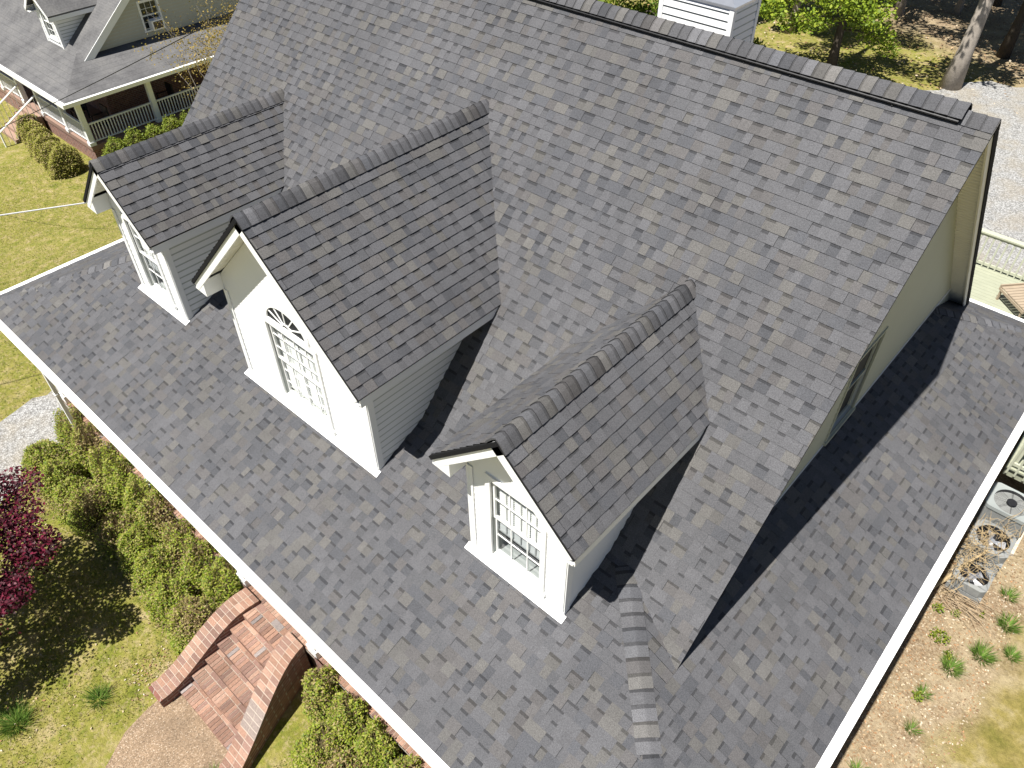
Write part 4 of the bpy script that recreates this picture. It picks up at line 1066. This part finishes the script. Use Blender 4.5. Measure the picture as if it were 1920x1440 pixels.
# ------------------------------------------------------------------ neighbour's house
def neighbour():
    cx, cy, cz = -32.5, 7.95, -3.4
    h = thing("house", "neighbouring brick house with worn plain grey roof, white porch railing and one dormer", "house", (cx-6, cy+5, gz(-40)))
    s1, yb, s2, yr = 0.28, 2.0, 0.80, 6.6; zb = s1*yb; zr = zb+s2*(yr-yb); W_ = 15.0; xr = -2.0; xl = -13.0; dp = 12.0
    g = lambda x, y, z: (cx+x, cy+y, cz+z)
    r = MB()
    def sl(pts):
        r.face([g(*p) for p in pts]); r.face([g(p[0], p[1], p[2]-0.10) for p in pts][::-1])
        n = len(pts)
        for i in range(n):
            a, b = pts[i], pts[(i+1) % n]; r.face([g(*b), g(*a), g(a[0], a[1], a[2]-0.1), g(b[0], b[1], b[2]-0.1)])
    sl([(0, 0, 0), (-2, 2, zb), (-W_+2, 2, zb), (-W_, 0, 0)][::-1])
    sl([(0, 0, 0), (0, dp, 0), (-2.6, dp-2, s1*2.6), (-2.6, 2.0, s1*2.6)])
    sl([(-W_, 0, 0), (-W_+2, 2, zb), (-W_+2, dp-2, zb), (-W_, dp, 0)][::-1])
    sl([(xl, yb, zb), (xr, yb, zb), (xr, yr, zr), (xl, yr, zr)])
    sl([(xr, yr, zr), (xr, dp, zr-s2*(dp-yr)), (xl, dp, zr-s2*(dp-yr)), (xl, yr, zr)])
    roof = r.build("roof", M_OLDSH, h)
    t = MB()
    fm = frame(g(xr, yb, zb), (1, 0, 0), (0, 1/math.hypot(1, s2), s2/math.hypot(1, s2))); Lm = (yr-yb)*math.hypot(1, s2)
    t.lbox(fm, 0.002, 0.03, 0.0, Lm, -0.26, 0.012); 
    fm2 = frame(g(xr, dp, zr-s2*(dp-yr)), (-1, 0, 0), (0, -1/math.hypot(1, s2), s2/math.hypot(1, s2))); t.lbox(fm2, -0.03, -0.002, 0, (dp-yr)*math.hypot(1, s2), -0.26, 0.012)
    t.build("rake_board", M_TRIM, roof)
    gu = MB(); gu.box(g(-W_, -0.14, -0.13), g(0.14, -0.002, 0.02)); gu.box(g(0.002, -0.0, -0.13), g(0.14, dp, 0.018)); gu.build("gutter", M_TRIM, roof)
    w = MB(); xw = -2.30; fy = frame(g(xw, 0, 0), (0, 1, 0), (0, 0, 1))
    wy0, wy1, wz0, wz1 = 5.02, 5.80, 0.92, 2.0
    pts = [(2.4, 0.3), (11.0, 0.3), (11.0, zr-s2*(11-yr)-0.12), (yr, zr-0.12), (2.4, zb+s2*0.4-0.12)]
    def cut(a, b, c, d):
        P = clip([(p[0], p[1], 0) for p in pts], [(1, 0, -a), (-1, 0, b), (0, 1, -c), (0, -1, d)]); return [(p[0], p[1]) for p in P]
    siding(w, fy, [cut(-9, wy0, -9, 99), cut(wy1, 99, -9, 99), cut(wy0, wy1, -9, wz0), cut(wy0, wy1, wz1, 99)], lap=0.13, t=0.016, lap_shade=0.035)
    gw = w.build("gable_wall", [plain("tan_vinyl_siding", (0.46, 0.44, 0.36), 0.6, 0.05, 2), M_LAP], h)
    window_set(gw, g(xw, wy0, wz0), (0, 1, 0), (0, 0, 1), wy1-wy0, wz1-wz0, cols=3, rows=2, casing=0.08, blind=0.0, depth=0.2)
    ac = MB(); ac.box(g(xw+0.03, wy0+0.16, wz0+0.01), g(xw+0.36, wy1-0.08, wz0+0.40)); ac.box(g(xw+0.361, wy0+0.22, wz0+0.06), g(xw+0.367, wy1-0.14, wz0+0.35), mi=1)
    tag(ac.build("window_air_conditioner", [M_WHITE, plain("brown_grille", (0.09, 0.07, 0.05), 0.7)], gw), "white boxy window air conditioner")
    # brick body under the porch, floor, posts, rails
    b = MB(); b.box(g(-13, 2.4, -2.4), g(-2.35, 11, 0.25)); b.build("brick_wall", M_BWALL, h)
    f = MB(); f.box(g(-W_+.5, 0.5, -2.30), g(-0.5, dp-.5, -2.10)); f.build("porch_floor", plain("porch_boards", (0.26, 0.17, 0.13), 0.8), h)
    f = MB(); f.box(g(-W_+.55, 0.55, -3.3), g(-0.55, dp-.55, -2.31)); f.build("brick_foundation", M_BWALL, h)
    for x, y in ((-0.6, 0.6), (-2.55, 0.6), (-4.9, 0.6), (-6.8, 0.6), (-9.0, 0.6), (-11.5, 0.6), (-0.6, 3.6), (-0.6, 6.6), (-0.6, 9.6)):
        p = MB(); p.box(g(x-0.10, y-0.10, -2.095), g(x+0.10, y+0.10, -0.12)); p.box(g(x-.13, y-.13, -2.098), g(x+.13, y+.13, -1.95)); p.build("porch_post", M_TRIM, h)
    def rail(x0, y0, x1, y1):
        p = MB(); fr_ = frame(g(x0, y0, -2.1), (x1-x0, y1-y0, 0), (0, 0, 1)); l = math.hypot(x1-x0, y1-y0)
        p.lbox(fr_, 0.12, l-0.12, 0.82, 0.88, -0.04, 0.04); p.lbox(fr_, 0.12, l-0.12, 0.10, 0.15, -0.02, 0.02)
        k = int(l/0.13)
        for i in range(1, k):
            u = l*i/k; p.lbox(fr_, u-0.018, u+0.018, 0.15, 0.82, -0.018, 0.018)
        p.build("porch_railing", M_TRIM, h)
    rail(-0.6, 0.6, -0.6, 3.6); rail(-0.6, 3.6, -0.6, 6.6); rail(-0.6, 6.6, -0.6, 9.6); rail(-2.55, 0.6, -0.6, 0.6); rail(-4.9, 0.6, -2.55, 0.6); rail(-9.0, 0.6, -6.8, 0.6)
    sp = MB()
    for i in range(6): sp.box(g(-6.7, 0.45-0.28*(i+1), -3.3), g(-5.0, 0.45-0.28*i, -2.12-0.16*i))
    so = sp.build("front_steps", plain("red_brown_boards", (0.30, 0.20, 0.15), 0.85), h)
    for x in (-6.7, -5.0):
        hr = MB()
        hr.tube([g(x, 0.5, -1.25), g(x, -1.4, -2.25)], 0.035, 6); hr.tube([g(x, -1.4, -2.25), g(x, -1.4, -3.1)], 0.04, 6)
        for i in range(9): hr.tube([g(x, 0.4-0.2*i, -1.30-0.105*i), g(x, 0.4-0.2*i, -2.15-0.11*i)], 0.012, 4)
        hr.build("handrail", M_TRIM, so)
    # dormer
    x, y, z, wd, bb, yw = -4.57, 1.75, 3.0, 1.10, 0.75, 2.05; ze = z-wd*0.9
    d = MB(); fb = s1*yw-0.05; My_ = lambda zz: yb+(zz-zb)/s2
    fw = frame(g(x, yw, 0), (1, 0, 0), (0, 0, 1)); tp = lambda u: z-abs(u)*0.9-0.1
    wu, w0, w1 = 0.42, 0.86, 2.05
    siding(d, fw, [[(-bb, fb), (-wu, fb), (-wu, tp(wu)), (-bb, tp(bb))], [(wu, fb), (bb, fb), (bb, tp(bb)), (wu, tp(wu))], [(-wu, fb), (wu, fb), (wu, w0), (-wu, w0)], [(-wu, w1), (wu, w1), (wu, tp(wu)), (0, tp(0)), (-wu, tp(wu))]], lap=0.12)
    siding(d, frame(g(x+bb, 0, 0), (0, 1, 0), (0, 0, 1)), [[(yw, fb), (My_(ze)+.1, ze), (yw, ze)]], lap=0.13, t=0.014, lap_shade=0.035)
    siding(d, frame(g(x-bb, 0, 0), (0, -1, 0), (0, 0, 1)), [[(-yw, fb), (-yw, ze), (-My_(ze)-.1, ze)]], lap=0.13, t=0.014, lap_shade=0.035)
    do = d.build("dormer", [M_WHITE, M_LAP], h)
    q = MB()
    for sx in (1, -1):
        P = [g(x+sx*wd, y, ze), g(x+sx*wd, My_(ze)+.02, ze), g(x, My_(z)+.02, z), g(x, y, z)]
        if sx < 0: P = P[::-1]
        q.prism(P, (0, 0, -0.06))
    q.build("dormer_roof", M_OLDSH, do)
    q = MB()
    for sx in (1, -1):
        P = [g(x+sx*wd, y-0.012, ze-0.06), g(x+sx*wd, y-0.012, ze-0.22), g(x, y-0.012, z-0.25), g(x, y-0.012, z-0.065)]
        q.prism(P, (0, 0.03, 0)); xs_ = sorted((x+sx*(wd-.02), x+sx*(wd+.004))); q.box(g(xs_[0], y+.03, ze-0.22), g(xs_[1], My_(ze)-.05, ze-0.062))
        xs_ = sorted((x+sx*bb, x+sx*(wd-.03))); q.box(g(xs_[0], y+.02, ze-.24), g(xs_[1], My_(ze)-.3, ze-.2))
        xs_ = sorted((x+sx*(bb-.1), x+sx*(bb+.015))); q.box(g(xs_[0], yw-0.03, fb+.02), g(xs_[1], yw+0.08, ze-.16))
    q.build("trim", M_TRIM, do)
    window_set(do, g(x-wu, yw, w0), (1, 0, 0), (0, 0, 1), 2*wu, w1-w0, cols=3, rows=2, casing=0.09, blind=0.4, depth=0.2)
    # porch furniture: two dark chairs, seen in the shade of the porch
    for i, (xx, yy) in enumerate(((-3.4, 1.5), (-1.5, 1.6), (-1.5, 4.6))):
        c = MB(); Z = -2.09
        c.box(g(xx-.28, yy-.28, Z+.36), g(xx+.28, yy+.28, Z+.42)); c.box(g(xx-.28, yy+.24, Z+.42), g(xx+.28, yy+.30, Z+1.0))
        for sx in (-.26, .26):
            for sy in (-.25, .25): c.box(g(xx+sx-.025, yy+sy-.025, Z), g(xx+sx+.025, yy+sy+.025, Z+.36))
            c.box(g(xx+sx-.03, yy-.28, Z+.60), g(xx+sx+.03, yy+.24, Z+.64)); c.box(g(xx+sx-.02, yy-.26, Z+.42), g(xx+sx+.02, yy-.22, Z+.60))
        o = c.build("porch_chair", M_BLACKM, None, org=g(xx, yy, Z))
        tag(o, ["dark chair on the neighbour's porch beside the front steps", "dark chair in the corner of the neighbour's porch", "dark chair on the side run of the neighbour's porch"][i], "chair", "chairs on the neighbour's porch")
neighbour()

ROUND = [(0.29, 0.29, 0.045), (0.23, 0.245, 0.035), (0.33, 0.30, 0.08), (0.36, 0.29, 0.13)]
bl = [(-37.6, 7.75), (-36.65, 7.62), (-35.85, 7.5), (-35.05, 7.4), (-34.25, 7.3), (-33.2, 7.3)]
ordn = ["rounded clipped bush by the neighbour's front steps", "rounded clipped bush, second from the neighbour's steps", "rounded clipped bush, third from the neighbour's steps", "rounded clipped bush, fourth from the neighbour's steps", "rounded clipped bush next to the corner bush of the row", "largest clipped bush at the neighbour's porch corner, one side dark"]
for i, (x, y) in enumerate(bl):
    k = 0.62 if i < 5 else 0.72; B = [(x, y, gz(x), 0.40*k/0.62, 0.66*k/0.62, 1.08*k/.62)]
    s = shrub_mass("clipped_bush", ordn[i], "bush", B, 3200, 0.065, ROUND, 0, 300+i, bare=-0.2, up=1.3, group="clipped bushes along the neighbour's porch"); inner(s, B, M_CORE, 0.76)
B = [(-31.75, 8.9+0.85*i, gz(-32.0), 0.62, 0.66, 1.42+0.08*(i % 2)) for i in range(6)]
s = shrub_mass("side_hedge", "low bright green hedge along the side of the neighbour's porch", "hedge", B, 2000, 0.07, [(0.18, 0.23, 0.022), (0.14, 0.19, 0.02), (0.23, 0.25, 0.04)], 0, 320, bare=-0.1); inner(s, B, M_CORE, 0.86)

# ------------------------------------------------------------------ wires
def wire(label, A, B, sag, r, mat):
    A, B = Vector(A), Vector(B); mb = MB(); n = 24
    mb.tube([A.lerp(B, i/n) - Vector((0, 0, sag*4*(i/n)*(1-i/n))) for i in range(n+1)], r, 5)
    return tag(mb.build("overhead_wire", mat, None, org=A), label, "wire", "overhead wires between the houses")
wire("pale twisted service cable over the lawn, reaching behind the farthest dormer", (-16.0, 3.27, 0.97), (-24.7, -15.6, 2.10), 0.0, 0.014, M_CABLE)
wire("thin black wire crossing over the neighbour's porch roof", (-15.0, 6.2, 4.18), (-34.0, 2.5, -4.4), 0.12, 0.010, M_BCABLE)

# ------------------------------------------------------------------ back deck
deck = thing("deck", "pale green wooden deck with slatted railing behind the house", "deck", (-2, 15.5, ZG))
db = MB(); y = 13.2
while y < 18.8: db.box((-9, y, -2.54), (0.28, y+0.137, -2.50)); y += 0.145
y = 11.95
while y < 18.8: db.box((0.285, y, -2.54), (3.2, y+0.137, -2.50)); y += 0.145
db.build("deck_floor", M_DECK, deck)
dj = MB(); dj.box((-9, 13.25, -2.75), (0.25, 18.75, -2.55)); dj.box((0.30, 12.0, -2.75), (3.15, 18.75, -2.55)); dj.build("joists", M_DECK, deck)
for x in (-8.8, -5, -1.5, 1.5, 3.0):
    for y in (13.5, 18.6): dpz = MB(); dpz.box((x-.06, y-.06, ZG-.1), (x+.06, y+.06, -2.76)); dpz.build("support_post", M_DECK, deck)
def deck_rail(A, B, name="railing"):
    p = MB(); A, B = Vector(A), Vector(B); l = (B-A).length; fr_ = frame(A, B-A, (0, 0, 1))
    p.lbox(fr_, 0, l, 0.92, 0.96, -0.08, 0.08); p.lbox(fr_, 0, l, 0.84, 0.915, -0.02, 0.02); p.lbox(fr_, 0, l, 0.06, 0.13, -0.02, 0.02)
    k = int(l/0.16)
    for i in range(k+1): u = min(max(l*i/k, .02), l-.02); p.lbox(fr_, u-0.018, u+0.018, -0.16, 0.84, 0.021, 0.055)
    m = max(1, int(round(l/1.5)))
    for i in range(m+1): u = min(max(l*i/m, 0.06), l-0.06); p.lbox(fr_, u-0.045, u+0.045, -0.001, 0.919, -0.11, -0.021)
    p.build(name, M_RAIL, deck)
deck_rail((-9, 18.72, -2.5), (3.2, 18.72, -2.5)); deck_rail((0.33, 12.0, -2.5), (3.2, 12.0, -2.5)); deck_rail((3.12, 12.1, -2.5), (3.12, 18.6, -2.5))
lc = thing("lounge_chair", "tan wooden lounge chair on the green deck", "chair", (-1.25, 17.9, -2.5))
fr_ = frame((-1.72, 17.5, -2.5), (0.55, 0.62, 0), (0.62, -0.55, 0), (0, 0, 1))
p = MB()
for i in range(9): p.lbox(fr_, 0.02, 0.62, 0.04+0.105*i, 0.13+0.105*i, 0.35, 0.375)
p.build("seat", M_CHAIR, lc)
p = MB(); p.lbox(fr_, 0, 0.64, 0, 0.035, 0.28, 0.42); p.lbox(fr_, 0, 0.02, 0.036, 1.0, 0.27, 0.34); p.lbox(fr_, 0.62, 0.64, 0.036, 1.0, 0.27, 0.34); p.build("frame", M_CHAIR, lc)
for u in (0.02, 0.58):
    for v in (0.04, 0.9): p = MB(); p.lbox(fr_, u, u+0.045, v, v+0.045, 0.0, 0.27); p.build("leg", M_CHAIR, lc)
p = MB()
for i in range(5): p.lbox(fr_, 0.04+0.12*i, 0.13+0.12*i, 0.96, 0.985, 0.36, 0.95)
p.build("backrest", M_CHAIR, lc)

# ------------------------------------------------------------------ air conditioning units
def condenser():
    x0, x1, y0, y1, z1 = 0.27, 1.08, 10.78, 11.50, -2.55
    t = thing("air_conditioner", "clean grey outdoor air conditioning unit with a round fan opening", "air conditioner", (0.68, 11.14, ZG))
    p = MB(); p.box((x0-.08, y0-.08, ZG-0.05), (x1+.08, y1+.08, ZG+0.07)); p.build("pad", M_MORTAR, t)
    b = MB(); b.box((x0+.03, y0+.03, ZG+0.075), (x1-.03, y1-.03, z1-0.081), mi=0)
    for i in range(22):
        z = ZG+0.10+(z1-0.10-ZG-0.10)*i/22; b.box((x0+.015, y0+.015, z), (x1-.015, y1-.015, z+0.014), mi=0)
    b.build("coil_body", M_ACOLD, t)
    cx, cy, r = (x0+x1)/2, (y0+y1)/2, 0.315; n = 48
    tp = MB()
    def sq(a):
        c, s = math.cos(a), math.sin(a); k = 1/max(abs(c), abs(s)); k = min(k, 1.30); return (cx+(x1-x0)/2*c*k, cy+(y1-y0)/2*s*k)
    for i in range(n):
        a0, a1 = 2*math.pi*i/n, 2*math.pi*(i+1)/n; o0, o1 = sq(a0), sq(a1)
        i0, i1 = (cx+r*math.cos(a0), cy+r*math.sin(a0)), (cx+r*math.cos(a1), cy+r*math.sin(a1))
        tp.face([(*i0, z1-0.012), (*o0, z1), (*o1, z1), (*i1, z1-0.012)]); tp.face([(*o0, z1), (*o0, z1-0.08), (*o1, z1-0.08), (*o1, z1)])
        tp.face([(*i0, z1-0.012), (*i1, z1-0.012), (*i1, z1-0.30), (*i0, z1-0.30)], mi=1)
    tp.build("top_cover", [M_ACGREY, M_BLACKM], t)
    ft = MB(); ft.tube([(cx, cy, z1-0.34), (cx, cy, z1-0.31)], r, 32); ft.build("fan_well", M_BLACKM, t)
    f = MB()
    for k in range(3):
        a = k*2.094+0.5
        def bp(rr, da, dz): return (cx+rr*math.cos(a+da), cy+rr*math.sin(a+da), z1-0.20+dz)
        f.prism([bp(0.07, -0.35, -.02), bp(0.28, -0.42, -.04), bp(0.29, 0.35, .03), bp(0.07, 0.45, .02)], (0, 0, 0.006))
    f.tube([(cx, cy, z1-0.24), (cx, cy, z1-0.15)], 0.085, 20); f.build("fan", M_SHINY, t)
    g = MB()
    for rr in np.linspace(0.09, r, 9): g.tube([(cx+rr*math.cos(2*math.pi*i/36), cy+rr*math.sin(2*math.pi*i/36), z1-0.004) for i in range(37)], 0.0013, 4, cap=False)
    for k in range(8): a = math.pi*k/4+0.2; g.tube([(cx+.08*math.cos(a), cy+.08*math.sin(a), z1-.002), (cx+r*math.cos(a), cy+r*math.sin(a), z1-.004)], 0.003, 4)
    g.tube([(cx, cy, z1-0.012), (cx, cy, z1-0.001)], 0.09, 20); g.build("guard", M_BLACKM, t)
condenser()
def old_unit(label, x0, x1, y0, y1, z1, seed):
    t = thing("air_conditioner", label, "air conditioner", ((x0+x1)/2, (y0+y1)/2, ZG)); cx, cy = (x0+x1)/2, (y0+y1)/2; r = 0.30*(x1-x0)/0.72
    b = MB(); b.box((x0+.02, y0+.02, ZG-.02), (x1-.02, y1-.02, z1-0.20)); 
    for i in range(14): b.box((x0, y0, ZG+0.03+(z1-.1-ZG-.05)*i/14), (x1, y1, ZG+0.042+(z1-.1-ZG-.05)*i/14)) if ZG+0.03+(z1-.1-ZG-.05)*i/14 < z1-.23 else None
    b.build("coil_body", M_ACOLD, t)
    tp = MB(); n = 40
    for i in range(n):
        a0, a1 = 2*math.pi*i/n, 2*math.pi*(i+1)/n
        def sq(a): c, s = math.cos(a), math.sin(a); k = min(1/max(abs(c), abs(s)), 1.22); return (cx+(x1-x0)/2*c*k, cy+(y1-y0)/2*s*k)
        o0, o1 = sq(a0), sq(a1); i0, i1 = (cx+r*math.cos(a0), cy+r*math.sin(a0)), (cx+r*math.cos(a1), cy+r*math.sin(a1))
        tp.face([(*i0, z1), (*o0, z1-0.015), (*o1, z1-0.015), (*i1, z1)]); tp.face([(*o0, z1-0.015), (*o0, z1-.2), (*o1, z1-.2), (*o1, z1-0.015)]); tp.face([(*i0, z1), (*i1, z1), (*i1, z1-.18), (*i0, z1-.18)], mi=1)
    tp.build("top_cover", [M_ACOLD, M_BLACKM], t)
    f = MB(); f.tube([(cx, cy, z1-0.19), (cx, cy, z1-0.175)], r-.001, 28); f.build("fan_well", M_BLACKM, t)
    f = MB()
    for k in range(4):
        a = k*1.571+seed
        f.prism([(cx+rr*math.cos(a+d), cy+rr*math.sin(a+d), z1-.12+dz) for rr, d, dz in ((.06, -.3, 0), (r*.9, -.35, -.02), (r*.9, .25, .03), (.06, .4, .02))], (0, 0, .005))
    f.tube([(cx, cy, z1-.16), (cx, cy, z1-.08)], 0.07, 16); f.build("fan", M_SHINY, t)
old_unit("old weathered unit under dry vines, beside the clean one", 0.34, 1.04, 9.86, 10.58, -2.72, 0.3)
old_unit("lower grey unit under dry vines, farthest from the deck", 0.42, 1.02, 9.12, 9.74, -2.98, 1.0)
def vines():
    rp = random.Random(66); t = thing("dry_vine", "tangle of leafless tan vines sprawling over the old air conditioning units", "vine", (0.6, 9.4, ZG)); mb = MB()
    mb.tube([(0.22, 8.85, ZG), (0.40, 9.2, ZG+0.25), (0.55, 9.5, ZG+0.55), (0.7, 9.8, ZG+0.75)], [0.045, 0.035, 0.025, 0.015], 7)
    for i in range(230):
        a = rp.uniform(0, 6.28); cx, cy = rp.choice(((0.55, 9.45), (0.7, 10.0), (0.62, 9.8), (0.75, 10.5), (0.55, 9.2), (0.45, 9.9)))
        p = Vector((cx+rp.gauss(0, .15), cy+rp.gauss(0, .18), rp.uniform(ZG+0.45, ZG+0.95))); d = Vector((math.cos(a), math.sin(a), rp.uniform(-.5, .35))).normalized(); l = rp.uniform(0.18, 0.55)
        q = p + d*l*0.5 + Vector((rp.gauss(0, .04), rp.gauss(0, .04), .03)); e = p + d*l + Vector((rp.gauss(0, .06), rp.gauss(0, .06), -.02))
        mb.tube([p, q, e], [0.0048, 0.004, 0.0016], 4, cap=False)
    mb.build("stems", M_VINE, t)
    b2 = MB()
    for i in range(70):
        a = rp.uniform(-0.3, 1.2); p = Vector((0.55+rp.gauss(0, .2), 9.0+rp.gauss(0, .15), ZG+rp.uniform(.03, .15))); d = Vector((math.cos(a), -math.sin(a)*0.6, 0.05)); l = rp.uniform(.3, .7)
        b2.tube([p, p+d*l*.5+Vector((0, 0, .04)), p+d*l], [0.006, .004, .002], 4, cap=False)
    b2.build("fallen_twigs", M_TWIG, t)
vines()
tb = MB(); tb.box8([(-14.95, -1.25, ZG+0.0), (-14.35, -0.72, ZG), (-14.45, -0.60, ZG), (-15.05, -1.13, ZG), (-14.95, -1.25, ZG+0.14), (-14.35, -0.72, ZG+.14), (-14.45, -0.60, ZG+.14), (-15.05, -1.13, ZG+.14)])
tag(tb.build("landscape_timber", M_TIMBER, None, org=(-14.7, -0.93, ZG)), "weathered timber edging between gravel path and hedge", "timber")
